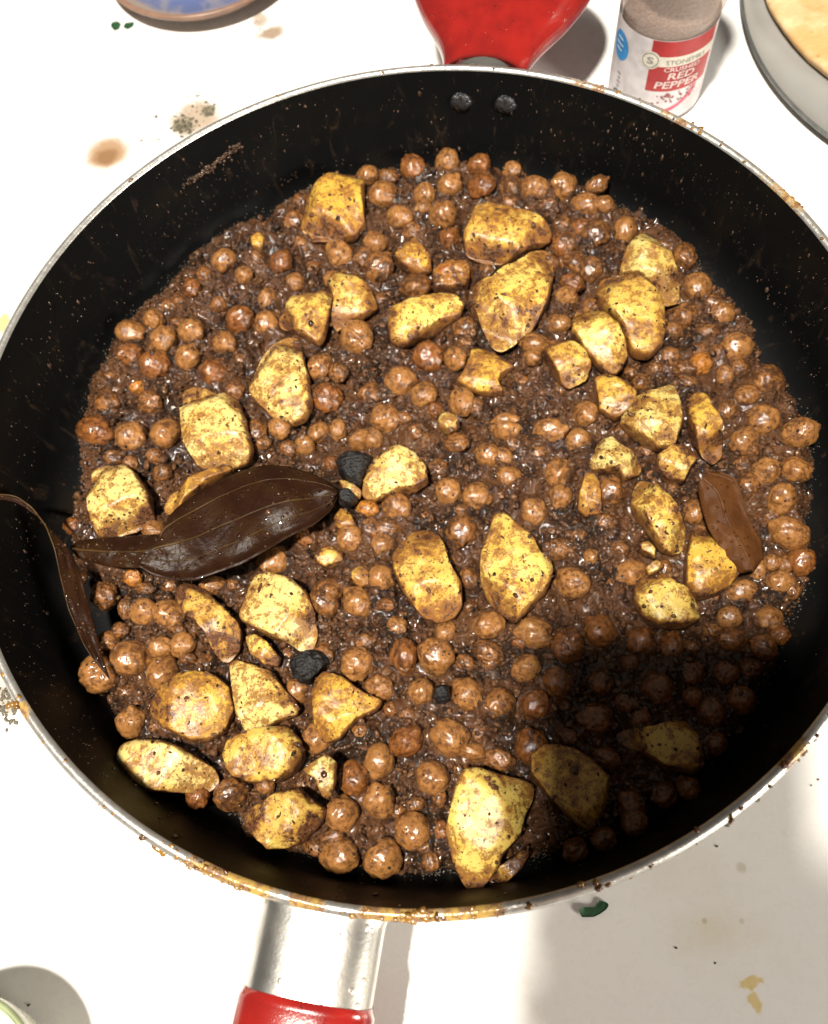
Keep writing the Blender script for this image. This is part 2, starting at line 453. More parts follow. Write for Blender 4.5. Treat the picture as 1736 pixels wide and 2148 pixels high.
def smooth_interp(keys, s):
    xs = [k[0] for k in keys]; ys = [k[1] for k in keys]
    for i in range(len(xs) - 1):
        if s <= xs[i + 1]:
            t = max(0, (s - xs[i]) / (xs[i + 1] - xs[i])); 
            m0 = (ys[i + 1] - ys[i - 1]) / (xs[i + 1] - xs[i - 1]) if i > 0 else (ys[1] - ys[0]) / (xs[1] - xs[0])
            m1 = (ys[i + 2] - ys[i]) / (xs[i + 2] - xs[i]) if i + 2 < len(xs) else (ys[i + 1] - ys[i]) / (xs[i + 1] - xs[i])
            h = xs[i + 1] - xs[i]
            return (2*t**3-3*t*t+1)*ys[i] + (t**3-2*t*t+t)*h*m0 + (-2*t**3+3*t*t)*ys[i+1] + (t**3-t*t)*h*m1
    return ys[-1]

# long handle, towards the viewer
ang = math.radians(-111.2)
A2 = np.array([math.cos(ang), math.sin(ang), 0]); B2 = np.array([-A2[1], A2[0], 0]); Z = np.array([0, 0, 1.0])
c0 = -0.002
secs = []
for i in range(24):
    s = 0.1525 + (0.1775 - 0.1525) * i / 23
    w = 0.0177 + 0.0009 * math.exp(-((s - 0.1535) / 0.002) ** 2)
    zc = -0.0135 + 0.05 * (s - 0.155)
    secs.append((A2 * s + B2 * c0 + Z * zc, B2 * w, Z * 0.0105))
stem = P0('handle_stem', loft('handle_stem', secs, 64, power=2.5), M_STEEL)
secs = []
for i in range(60):
    t = i / 59; s = 0.1765 + 0.15 * t
    w = smooth_interp([(0, 0.0180), (0.02, 0.0189), (0.25, 0.0184), (0.6, 0.0165), (0.93, 0.017), (1, 0.009)], t)
    h = 0.0112 * (1 if t < 0.9 else math.sqrt(max(0.05, 1 - ((t - 0.9) / 0.1) ** 2)))
    if i == 0: w, h = 0.0180, 0.0108
    zc = -0.0135 + 0.05 * (s - 0.155) + 0.03 * t * t
    secs.append((A2 * s + B2 * c0 + Z * zc, B2 * w, Z * h))
gr = obj('grip', loft('grip', secs, 64, power=2.5), M_RED, stem)

# small helper handle, far side
ang = math.radians(67.6)
A1 = np.array([math.cos(ang), math.sin(ang), 0]); B1 = np.array([A1[1], -A1[0], 0])
def red_lip(s, t):  # the grip bites round the bracket
    return s
secs = []
keysw = [(0.1565, 0.0178), (0.166, 0.0180), (0.175, 0.0215), (0.190, 0.0315), (0.205, 0.0385), (0.218, 0.041), (0.232, 0.037), (0.243, 0.026), (0.2485, 0.010), (0.249, 0.003)]
V = []; n = 72; S = 46
for i in range(S):
    s0 = 0.1575 + (0.249 - 0.1575) * (1 - (1 - i / (S - 1)) ** 1.3)
    w = smooth_interp(keysw, s0)
    hh = smooth_interp([(0.1575, 0.0075), (0.18, 0.0095), (0.215, 0.0105), (0.24, 0.008), (0.249, 0.002)], s0)
    for k in range(n):
        th = 2 * math.pi * k / n; ct, st = math.cos(th), math.sin(th)
        t_ = w * math.copysign(abs(ct) ** 0.85, ct); z_ = hh * math.copysign(abs(st) ** 0.85, st)
        # hollow at the pan side round the steel bracket
        notch = 0.0065 * max(0, 1 - (t_ / 0.0165) ** 2) ** 0.5 * max(0, 1 - i / (S * 0.45)) if abs(t_) < 0.0165 else 0
        p = A1 * (s0 + notch) + B1 * (t_ - 0.0025) + Z * (-0.011 + 0.10 * max(0, s0 - 0.16) + z_)
        V.append(p)
F = grid_faces(S, n, False, True); F.append(tuple(range(n))[::-1]); F.append(tuple(range((S - 1) * n, S * n)))
hh_o = P0('helper_handle', mesh_from('helper_handle', V, F), M_RED)
secs = [(A1 * (0.1515 + 0.022 * i / 11) + B1 * -0.0025 + Z * (-0.012 + 0.0012 * i / 11), B1 * 0.0148, Z * 0.0078) for i in range(12)]
obj('bracket', loft('bracket', secs, 48, power=2.2), mat_steel('bracket_steel', 0.3), hh_o)

# rivets on the far wall inside
for (px, py) in ((966, 212), (1061, 213)):
    z = -0.0135
    P = at(px, py, z); a = math.atan2(P[1], P[0]); r = wallR(z)
    Vi, Fi = ico(4)
    V = Vi * np.array([0.0022, 0.0045, 0.0042])
    V = V * (1 + 0.10 * fbm(Vi * 3, 5)[:, None])
    t = NT('rivet_grime') if px < 1000 else None
    if t:
        c = t.coords(rand=False); nn = t.noise(c, 500, 4)
        M_RIV = t.done(t.mix(t.ramp(nn, 0.45, 0.6), (0.06, 0.065, 0.075), (0.015, 0.010, 0.007)), 0.3, t.ramp(nn, 0.6, 0.45, 0, 0.7), t.bump(nn, 0.7, 0.0008))
    P0('rivet', mesh_from('rivet', V, Fi), M_RIV, loc=(r * math.cos(a), r * math.sin(a), z), rot=(0, 0, a))

# ------------------------------------------------------------------ masala paste
OUTL = [(165,900),(190,800),(235,700),(330,620),(400,520),(500,435),(640,400),(760,345),(850,335),(900,318),(1040,330),(1130,350),(1260,380),
        (1330,440),(1450,520),(1480,570),(1560,650),(1580,740),(1650,800),(1705,900),(1700,1050),(1690,1180),(1700,1230),(1650,1310),(1640,1380),
        (1590,1470),(1530,1560),(1440,1650),(1300,1740),(1130,1830),(1000,1850),(880,1832),(780,1822),(680,1815),(560,1780),(500,1720),(450,1660),
        (330,1640),(260,1560),(240,1480),(200,1430),(215,1370),(252,1330),(258,1270),(205,1235),(160,1180),(150,1080),(165,1000)]
ol = np.array([at(x, y, -0.043)[:2] for x, y in OUTL])
oa = np.arctan2(ol[:, 1], ol[:, 0]); orr = np.hypot(ol[:, 0], ol[:, 1])
o_ = np.argsort(oa); oa = oa[o_]; orr = orr[o_]
oa = np.concatenate([oa[-3:] - 2 * np.pi, oa, oa[:3] + 2 * np.pi]); orr = np.concatenate([orr[-3:], orr, orr[:3]])
def outline_r(a): return np.minimum(np.interp(a, oa, orr), 0.1435)
def masala_height(x, y):
    r = np.hypot(x, y); a = np.arctan2(y, x)
    P = np.stack([x, y, np.zeros_like(x)], 1)
    edge = outline_r(a) + 0.0022 * fbm(P * 120, 3, 2) + 0.0006 * vnoise(P * 420, 9)
    e = np.clip((edge - r) / 0.006, -0.6, 1)
    ebase = np.where(e > 0, np.sqrt(np.clip(1 - (1 - e) ** 2, 0, 1)), e)
    big = 0.0021 * fbm(P * 75, 21, 2)
    w1 = worley(x, y, 0.0048, 4); w2 = worley(x + 0.0003 * fbm(P * 600, 8, 1), y, 0.0021, 14)
    lump = 0.0036 * (0.7 - w1) * (0.6 + 0.6 * vnoise(P * 90, 31)) + 0.0011 * (1 - 2 * np.abs(vnoise(P * 210, 55)))
    fine = 0.0014 * (0.7 - w2 ** 2) + 0.0003 * fbm(P * 800, 41, 2)
    z = -0.0505 + 0.0098 * ebase + np.clip(e * 3, 0, 1) * (big + lump + fine)
    # against the curved foot of the wall the paste follows it
    floor = np.where(r > 0.131, -0.0505 + 0.0165 * (1 - np.sqrt(np.clip(1 - ((r - 0.131) / 0.0165) ** 2, 0, 1))), -0.0505)
    z = np.where(e > 0, np.maximum(z, floor + 0.0012 * np.clip(e * 2, 0, 1)), floor - 0.002)
    return z, e
N = 520; ext = 0.147
gx = np.linspace(-ext, ext, N); X, Y = np.meshgrid(gx, gx, indexing='ij'); X = X.ravel(); Y = Y.ravel()
Zm, E_ = masala_height(X, Y)
idx = np.arange(N * N).reshape(N, N)
q = np.stack([idx[:-1, :-1].ravel(), idx[1:, :-1].ravel(), idx[1:, 1:].ravel(), idx[:-1, 1:].ravel()], 1)
keep = (E_[q] > 0).any(1)
q = q[keep]; used = np.unique(q); remap = -np.ones(N * N, int); remap[used] = np.arange(len(used))
mm = mesh_from('masala', np.stack([X, Y, Zm], 1)[used], remap[q])
masala = obj('masala', mm, M_MASALA)
tag(masala, 'thick dark brown grainy masala paste filling the pan floor', 'sauce', kind='stuff')

# ------------------------------------------------------------------ potatoes and other chunks
def chunk(name, pts, zc, h, mat, seed, sub=5, box=0.72, facets=3, lift=0.0, rough=0.00035):
    facets = facets * 2 if facets else 0; box = box - 0.10
    rs = np.random.RandomState(seed)
    W = np.array([at(x, y, zc)[:2] for x, y in pts])
    # area centroid
    x, y = W[:, 0], W[:, 1]; x2, y2 = np.roll(x, -1), np.roll(y, -1); cr = x * y2 - x2 * y
    A = cr.sum() / 2; cx = ((x + x2) * cr).sum() / (6 * A); cy = ((y + y2) * cr).sum() / (6 * A)
    Q = W - [cx, cy]
    # radius of the outline as seen from the centroid
    nth = 144; th = np.linspace(-np.pi, np.pi, nth, endpoint=False); R = np.zeros(nth)
    for i, a in enumerate(th):
        d = np.array([math.cos(a), math.sin(a)]); best = 0
        for k in range(len(Q)):
            p, e = Q[k], Q[(k + 1) % len(Q)] - Q[k]
            den = d[0] * e[1] - d[1] * e[0]
            if abs(den) < 1e-12: continue
            t = (p[0] * e[1] - p[1] * e[0]) / den; s = (p[0] * d[1] - p[1] * d[0]) / den
            if t > 0 and -1e-6 <= s <= 1 + 1e-6: best = max(best, t)
        R[i] = best
    R = np.where(R == 0, np.median(R[R > 0]), R)
    ker = np.array([0, 1, 3, 1, 0.0]); ker /= ker.sum()
    R = sum(k * np.roll(R, j - 2) for j, k in enumerate(ker))
    Vs, Fs = ico(sub)
    rho = np.hypot(Vs[:, 0], Vs[:, 1]); a = np.arctan2(Vs[:, 1], Vs[:, 0])
    Rv = np.interp(a, np.append(th, np.pi), np.append(R, R[0]))
    # round corners away from the widest ring
    Rm = R.min() * 0.6 + np.median(R) * 0.4
    blend = np.clip(rho, 0, 1) ** 3
    Rr = Rm * (1 - blend) + Rv * blend
    rr = np.clip(rho, 0, 1) ** box
    zz = np.sign(Vs[:, 2]) * np.abs(Vs[:, 2]) ** box * h
    V = np.stack([rr * Rr * np.cos(a), rr * Rr * np.sin(a), zz], 1)
    size = np.median(R)
    for k in range(facets):
        if k == 0 or (k == 1 and facets > 3):
            az = rs.uniform(0, 6.28); tilt = rs.uniform(0.06, 0.34); off_k = rs.uniform(0.60, 0.74) * h * math.cos(tilt) + size * math.sin(tilt) * 0.22
        else:
            az = 6.283 * (k + rs.uniform(0.0, 0.6)) / max(1, facets - 1) + seed; tilt = rs.uniform(0.55, 0.98)
            off_k = h * math.cos(tilt) * 0.70 + size * math.sin(tilt) * rs.uniform(0.42, 0.66)
        nrm = np.array([math.sin(tilt) * math.cos(az), math.sin(tilt) * math.sin(az), math.cos(tilt)]); off = off_k
        soft = 0.0005
        zmax = np.maximum((off - nrm[0] * V[:, 0] - nrm[1] * V[:, 1]) / nrm[2], -0.25 * h)
        e = V[:, 2] - zmax
        V[:, 2] -= 0.96 * soft * np.log1p(np.exp(np.clip(e / soft, -30, 30)))
    Nn = V / (np.linalg.norm(V, axis=1)[:, None] + 1e-9)
    disp = 0.00030 * fbm(V * 190 + seed, seed, 2) + 0.45 * rough * fbm(V * 620 + seed, seed + 5, 3)
    V = V + Nn * disp[:, None]
    m = mesh_from(name, V, Fs)
    o = obj(name, m, mat, loc=(cx, cy, zc))
    return o, W

POTS = []     # (object, outline in view pixels, short name)
def pot(tile, pts, kind, label, short, h=8.0, zc=None, facets=3, box=0.72, sub=5, name='potato_chunk', cat='potato', rough=0.00035):
    pv = [tl(tile, x, y) for x, y in pts]
    zc = (-0.0335 if zc is None else zc)
    o, W = chunk(name, pv, zc, h / 1000.0, POT[kind] if kind in POT else kind, 11 + 7 * len(POTS), sub, box, facets, rough=rough)
    tag(o, label, cat, 'potato chunks in the curry' if cat == 'potato' else None)
    POTS.append((o, np.array(pv), short))
    return o

pot('', [(648,412),(700,367),(748,361),(764,385),(763,430),(766,470),(745,494),(700,500),(640,498),(630,470)], 'orange',
    'golden potato chunk highest up in the pan, left of centre', 'the topmost golden potato', h=10)
pot('B', [(1010,470),(1100,440),(1200,480),(1330,500),(1430,530),(1500,590),(1495,650),(1400,680),(1290,760),(1180,795),(1060,780),(960,745),(940,640),(970,560)], 'fried',
    'flat potato with browned rim just above the big kite shaped one', 'the brown rimmed potato', h=9, facets=2)
pot('B', [(1440,690),(1510,730),(1515,860),(1490,1000),(1440,1120),(1370,1230),(1260,1310),(1180,1355),(1120,1320),(1050,1180),(1010,1080),(990,990),(1020,930),(1110,940),(1180,870),(1260,830),(1350,760)], 'yellow',
    'large kite shaped yellow potato with reddish smears, upper middle of pan', 'the kite shaped potato', h=9.5)
pot('B', [(470,1100),(640,1050),(800,1000),(900,1010),(945,1070),(920,1140),(780,1200),(640,1290),(560,1330),(480,1310),(460,1220)], 'yellow',
    'bar shaped potato baton slanting left of the kite shaped potato', 'the bar shaped potato', h=8, facets=2, box=0.85)
pot('B', [(520,700),(580,650),(650,650),(690,730),(730,770),(740,850),(660,870),(560,830),(510,770)], 'orange',
    'small golden potato lump between topmost golden and brown rimmed chunks', 'the small golden lump', h=6)
pot('B', [(100,850),(190,830),(270,900),(350,960),(400,1080),(310,1140),(200,1180),(130,1230),(100,1180),(130,1050),(80,940)], 'fried',
    'spice dusted potato wedge touching right side of pale fan shaped chunk', 'the spice dusted wedge', h=7)
pot('A', [(1330,1140),(1420,1020),(1530,1000),(1620,970),(1680,990),(1670,1080),(1650,1170),(1620,1280),(1580,1320),(1480,1260),(1340,1200)], 'yellow',
    'pale yellow fan shaped potato directly above the tall pale wedge', 'the fan shaped potato', h=7)
pot('', [(522,800),(545,745),(570,715),(600,701),(625,703),(636,740),(648,790),(655,850),(640,882),(616,892),(575,878),(545,850),(524,830)], 'pale',
    'tall pale triangular wedge standing in upper left of the curry', 'the tall pale wedge', h=9.5)
pot('', [(378,815),(412,803),(450,820),(500,840),(515,880),(530,940),(525,970),(470,985),(415,980),(385,930),(380,860)], 'pale',
    'large pale potato block with orange right side above the bay leaf', 'the large pale block', h=10)
pot('D', [(130,450),(190,425),(350,425),(440,500),(520,620),(545,780),(430,840),(300,880),(190,885),(150,780),(135,600)], 'pale',
    'squarish pale yellow potato at far left beside the bay leaves', 'the far left square potato', h=9)
pot('D', [(590,700),(640,610),(760,550),(880,480),(1000,435),(1085,485),(960,530),(800,640),(700,730),(620,740)], 'orange',
    'orange potato slice peeking from behind the large bay leaf', 'the orange slice behind the leaf', h=6.5, facets=1)
pot('C', [(450,720),(540,625),(640,660),(730,760),(760,850),(800,900),(800,1040),(700,1055),(650,960),(560,900),(410,860)], 'green',
    'pale greenish potato nearest the upper right edge of the curry', 'the greenish potato', h=8.5)
pot('C', [(300,880),(400,865),(520,900),(620,980),(690,1070),(700,1200),(690,1330),(600,1400),(500,1390),(460,1330),(400,1200),(300,1100),(260,1000)], 'fried',
    'big oval potato with reddish brown crust below the greenish chunk', 'the big crusted oval', h=10, facets=2)
pot('C', [(110,1160),(150,1070),(210,1050),(300,1120),(380,1210),(440,1300),(470,1390),(430,1460),(380,1510),(300,1470),(200,1380),(110,1260)], 'yellow',
    'speckled oblong potato leaning on left side of big crusted oval', 'the speckled oblong', h=9, zc=-0.032)
pot('C', [(-60,1290),(20,1270),(100,1310),(200,1390),(240,1460),(200,1530),(100,1580),(40,1560),(-20,1460),(-60,1380)], 'fried',
    'half yellow half brown potato left of the speckled oblong one', 'the half brown potato', h=8)
pot('B', [(990,1360),(1100,1340),(1180,1420),(1270,1470),(1180,1530),(1160,1590),(1210,1640),(1100,1640),(960,1600),(900,1560),(960,1470)], 'orange',
    'rough orange potato sunk in masala below the kite shaped one', 'the sunken orange potato', h=6, facets=2, zc=-0.037)
pot('', [(1245,800),(1270,783),(1300,800),(1335,822),(1335,860),(1290,880),(1255,860)], 'orange',
    'small orange potato tucked under left side of bright arrowhead chunk', 'the small orange potato', h=7, zc=-0.035)
pot('', [(1325,835),(1375,825),(1412,805),(1425,850),(1427,900),(1415,938),(1380,942),(1340,920),(1300,890),(1308,865)], 'green',
    'bright lemon yellow arrowhead potato right of the centre of the curry', 'the bright arrowhead potato', h=9.5, zc=-0.032)
pot('F', [(840,20),(900,-40),(960,-10),(1000,90),(1060,200),(1075,370),(1010,420),(950,370),(890,280),(850,150)], 'orange',
    'slim upright potato slice right of the bright arrowhead chunk', 'the slim upright slice', h=7.5)
pot('F', [(220,430),(270,290),(360,265),(430,330),(520,370),(560,440),(540,490),(440,530),(400,480),(240,460)], 'green',
    'broken pale potato with cumin seeds below the bright arrowhead chunk', 'the cumin topped potato', h=7)
pot('F', [(150,640),(190,490),(250,480),(290,570),(300,740),(200,750),(150,710)], 'orange',
    'small golden triangle at lower left of the cumin topped potato', 'the small golden triangle', h=6.5)
pot('F', [(650,380),(740,320),(860,340),(910,400),(850,480),(820,545),(720,520),(650,460)], 'coated',
    'dull round potato half hidden just under the bright arrowhead chunk', 'the dull round potato', h=7.5)
pot('F', [(500,600),(540,510),(640,560),(710,640),(760,720),(840,830),(830,960),(760,1000),(680,970),(600,860),(530,760),(480,690)], 'yellow',
    'oblong potato slanting down left of the brown bay leaf', 'the slanting oblong potato', h=9)
pot('F', [(880,820),(940,790),(1000,830),(1050,920),(1120,1040),(1160,1140),(1100,1220),(1000,1270),(900,1290),(820,1200),(830,1020)], 'orange',
    'golden triangular potato leaning on lower left edge of brown leaf', 'the golden triangle', h=10)
pot('F', [(510,1200),(560,1110),(680,1110),(760,1200),(830,1220),(900,1320),(930,1410),(830,1460),(650,1455),(560,1400),(500,1290)], 'yellow',
    'mussel shaped potato at the upper edge of the dark shadow', 'the mussel shaped potato', h=9)
pot('E', [(300,640),(310,540),(370,400),(440,330),(540,320),(640,370),(710,450),(715,540),(640,590),(520,610),(380,655)], 'pale',
    'pale potato touching the black cardamom pods right of leaf tip', 'the potato by the black pods', h=8.5)
pot('E', [(490,1010),(540,930),(620,850),(720,835),(790,880),(830,960),(860,1080),(930,1180),(935,1330),(880,1400),(790,1430),(680,1400),(600,1300),(540,1200),(500,1110)], 'fried',
    'left one of the two big yellow potatoes in the middle', 'the left middle potato', h=10, facets=3)
pot('E', [(1050,1010),(1100,870),(1130,760),(1200,740),(1290,830),(1390,910),(1430,1010),(1500,1040),(1510,1120),(1470,1230),(1380,1330),(1270,1440),(1180,1380),(1090,1280),(1045,1170)], 'yellow',
    'right one of the two big yellow potatoes, drop shaped', 'the right middle potato', h=10, facets=2)
pot('D', [(1090,1380),(1150,1230),(1180,1140),(1280,1120),(1420,1160),(1510,1240),(1560,1370),(1575,1500),(1550,1600),(1480,1620),(1390,1560),(1290,1530),(1180,1470),(1100,1420)], 'pale',
    'broad pale potato with dark centre stain below the large leaf', 'the broad stained potato', h=9)
pot('D', [(700,1210),(760,1170),(850,1210),(930,1280),(1010,1350),(1080,1430),(1100,1530),(1080,1610),(1010,1690),(940,1650),(900,1560),(840,1440),(740,1390),(690,1290)], 'coated',
    'long potato smothered in dark paste left of broad stained chunk', 'the paste covered potato', h=8)
pot('D', [(1120,1520),(1200,1510),(1290,1580),(1350,1660),(1330,1710),(1250,1700),(1160,1640)], 'yellow',
    'small yellow oval potato squeezed under the broad stained chunk', 'the small yellow oval', h=6.5)
pot('G', [(1020,130),(1080,110),(1180,140),(1290,180),(1360,270),(1450,380),(1455,450),(1330,500),(1230,560),(1130,570),(1080,470),(1050,300)], 'pale',
    'pale arrow shaped potato in the lower left heap, pointing right', 'the pale arrow shaped potato', h=9)
pot('G', [(520,400),(600,290),(700,200),(820,180),(930,200),(1040,290),(1060,420),(1000,560),(900,620),(800,630),(700,580),(610,540),(530,450)], 'orange',
    'round orange potato in lower left heap above the long oval', 'the round orange potato', h=10, facets=3)
pot('G', [(310,720),(350,640),(450,610),(600,620),(720,660),(820,720),(920,790),(950,880),(900,940),(780,950),(650,950),(530,950),(430,880),(340,790)], 'pale',
    'long pale oval potato lying at the lower left pan wall', 'the long pale oval', h=10, facets=1, zc=-0.033)
pot('G', [(980,720),(1010,620),(1100,580),(1250,540),(1400,530),(1480,610),(1500,720),(1440,820),(1330,880),(1160,890),(1040,840)], 'fried',
    'rounded potato with dark fried right end in lower left heap', 'the dark ended potato', h=10, facets=2)
pot('', [(655,1450),(660,1425),(680,1408),(720,1420),(765,1455),(805,1470),(790,1490),(750,1510),(710,1550),(680,1560),(660,1530)], 'orange',
    'ochre triangular potato just below the crumbly black lump', 'the ochre triangle', h=8)
pot('G', [(1100,1080),(1200,1020),(1350,940),(1480,920),(1560,1000),(1640,1050),(1600,1150),(1500,1260),(1370,1300),(1270,1310),(1180,1230),(1120,1160)], 'coated',
    'messy paste covered potato at the bottom left of the curry', 'the messy bottom potato', h=9)
pot('G', [(1480,810),(1560,750),(1640,690),(1700,750),(1690,880),(1660,1000),(1610,970),(1570,860)], 'green',
    'small sharp yellow potato shard on top of messy bottom chunk', 'the sharp yellow shard', h=5.5, zc=-0.028, sub=4)
pot('H', [(830,1200),(860,1050),(890,900),(940,800),(1040,790),(1150,830),(1300,860),(1390,900),(1380,1000),(1330,1100),(1300,1230),(1200,1330),(1150,1440),(1080,1540),(1000,1590),(940,1540),(870,1400)], 'yellow',
    'tallest bright potato chunk at the bottom edge of the curry', 'the bottom bright potato', h=12, zc=-0.031, facets=4)
pot('H', [(1100,1500),(1150,1420),(1260,1350),(1350,1270),(1360,1340),(1310,1430),(1220,1510),(1130,1535)], 'coated',
    'thin dim potato shard beside the bottom bright potato', 'the thin dim shard', h=6, zc=-0.036, sub=4)
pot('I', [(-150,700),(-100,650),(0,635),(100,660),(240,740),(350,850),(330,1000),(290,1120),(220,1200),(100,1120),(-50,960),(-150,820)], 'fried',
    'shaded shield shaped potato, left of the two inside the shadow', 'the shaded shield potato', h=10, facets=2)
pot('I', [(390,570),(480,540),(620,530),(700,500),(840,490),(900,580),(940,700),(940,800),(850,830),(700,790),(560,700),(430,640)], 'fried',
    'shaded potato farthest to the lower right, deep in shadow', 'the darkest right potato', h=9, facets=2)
NP_MAIN = len(POTS)
pot('E', [(775,160),(800,125),(850,112),(905,140),(920,180),(900,215),(850,228),(795,205)], 'green',
    'tiny yellow potato bit alone in masala near pan centre', 'the tiny yellow bit', h=4, zc=-0.036, facets=0, sub=4)
pot('E', [(110,760),(170,710),(230,750),(270,820),(230,870),(140,840)], 'orange',
    'tiny orange potato bit under the smaller black pod', 'the tiny orange bit', h=5, zc=-0.036, sub=4)
pot('E', [(230,1120),(290,1070),(350,1120),(345,1190),(290,1210),(240,1180)], 'fried',
    'tiny speckled potato bit left of the left middle potato', 'the tiny speckled bit', h=4.5, zc=-0.036, sub=4)
pot('F', [(570,1090),(650,1040),(700,1070),(650,1110),(600,1130)], 'green',
    'thin yellow potato sliver above the mussel shaped potato', 'the thin yellow sliver', h=3.5, zc=-0.030, sub=4, facets=1)
pot('F', [(530,930),(600,915),(640,980),(640,1030),(590,1000),(545,980)], 'green',
    'crumbled potato scrap below the slanting oblong potato', 'the crumbled scrap', h=4, zc=-0.035, sub=4, facets=1)
pot('A', [(1160,650),(1210,615),(1250,660),(1230,720),(1170,715)], 'orange',
    'small orange potato corner poking out near upper left edge', 'the orange corner', h=5, zc=-0.037, sub=4)
pot('E', [(0,1000),(90,950),(180,990),(175,1050),(70,1085),(0,1050)], 'coated',
    'brown smeared potato flake above the broad stained potato', 'the smeared flake', h=5, zc=-0.036, sub=4)
pot('B', [(740,870),(860,800),(960,790),(990,860),(970,950),(860,970),(760,980)], 'red',
    'reddish softened tomato piece behind the bar shaped potato', 'the reddish tomato piece', h=6.5, zc=-0.036, sub=5, name='tomato_piece', cat='tomato', rough=0.0009)
pot('E', [(150,530),(215,540),(300,600),(285,650),(230,620),(180,590)], 'green',
    'thin yellow potato strip between the two black pods', 'the yellow strip', h=3.5, zc=-0.033, sub=4, facets=1)
# charred bits
tb = NT('charred'); cb = tb.coords(rand=False); nb_ = tb.noise(cb, 420, 5, 0.7); wv = tb.noise(tb.coords(scale=(1, 6, 1), rand=False), 160, 3)
M_BLACK = tb.done(tb.mix(tb.ramp(nb_, 0.45, 0.7), (0.006, 0.006, 0.007), (0.020, 0.018, 0.018)), 0.38, 0, tb.bump(tb.math('ADD', nb_, wv), 0.9, 0.0012), spec=0.5)
pot('E', [(135,420),(190,370),(280,370),(360,385),(370,430),(310,510),(290,572),(220,550),(160,490)], M_BLACK,
    'larger wrinkled black cardamom pod at tip of the large leaf', 'the larger black pod', h=7, zc=-0.032, facets=0, name='black_cardamom', cat='spice pod', rough=0.0006)
pot('E', [(145,640),(170,600),(220,588),(272,650),(230,692),(160,690)], M_BLACK,
    'smaller black cardamom pod just below the larger one', 'the smaller black pod', h=5, zc=-0.033, facets=0, name='black_cardamom', cat='spice pod', sub=4, rough=0.0006)
pot('G', [(1405,140),(1450,80),(1520,50),(1600,55),(1650,120),(1580,200),(1520,262),(1440,220)], M_BLACK,
    'crumbly charred black lump above the ochre triangular potato', 'the crumbly black lump', h=6, zc=-0.034, facets=0, name='charred_lump', cat='charred bit', rough=0.0016)
pot('H', [(750,300),(790,262),(850,280),(860,340),(820,385),(765,370)], M_BLACK,
    'small burnt black bit in the masala left of the shadow', 'the small burnt bit', h=4.5, zc=-0.035, facets=0, name='charred_lump', cat='charred bit', sub=4, rough=0.001)

# ------------------------------------------------------------------ bay leaves
def mat_leaf(name, base, vein, spec=0.13, rough=0.34, crin=0.3):
    t = NT(name); c = t.coords(rand=False)
    n1 = t.noise(c, 90, 4, 0.6); n2 = t.noise(c, 700, 4); v = t.voro(c, 420)
    col = t.mix(t.ramp(n1, 0.35, 0.7), base, vein)
    col = t.mix(t.ramp(n2, 0.6, 0.75, 0, 0.5), col, tuple(x * 0.4 for x in base))
    drop = t.math('MULTIPLY', t.ramp(v.outputs['Distance'], 0.26, 0.14), t.ramp(n1, 0.42, 0.5))
    return t.done(col, t.ramp(drop, 0, 1, rough, 0.08), 0, t.bump(t.math('ADD', drop, t.math('MULTIPLY', n2, 0.35)), 0.8, 0.0007, t.bump(t.noise(c, 150, 3, 0.5), crin, 0.0020)), spec=t.ramp(drop, 0, 1, spec, 0.9))
M_LEAF = mat_leaf('bay_leaf_dark', (0.016, 0.0058, 0.0030), (0.026, 0.011, 0.0040))
M_LEAFV = mat_leaf('bay_leaf_vein', (0.030, 0.015, 0.005), (0.060, 0.032, 0.010))
M_LEAF3 = mat_leaf('bay_leaf_brown', (0.060, 0.022, 0.007), (0.095, 0.037, 0.011), spec=0.10, rough=0.5, crin=0.25)
M_LEAF3V = mat_leaf('bay_leaf_brown_vein', (0.075, 0.029, 0.010), (0.10, 0.042, 0.014))
def resample(pts, n):
    P = np.array(pts, float); d = np.r_[0, np.cumsum(np.linalg.norm(np.diff(P, axis=0), axis=1))]
    t = np.linspace(0, d[-1], n)
    Q = np.stack([np.interp(t, d, P[:, 0]), np.interp(t, d, P[:, 1])], 1)
    for _ in range(2): Q[1:-1] = (Q[:-2] + 2 * Q[1:-1] + Q[2:]) / 4
    return Q
LEAFPX = []
def blob0(V, F, p, rad, rng):
    bv, bf = ico(2); b0 = len(V); e = rng.uniform(0.8, 1.6)
    for v in bv: V.append((p[0] + v[0] * rad * e, p[1] + v[1] * rad, p[2] + v[2] * rad * 0.55))
    F.extend([tuple(b0 + int(i) for i in f) for f in bf])
tdp = NT('oil_drop'); M_DROP = tdp.done((0.045, 0.026, 0.012), 0.06, 0, None, spec=0.9)
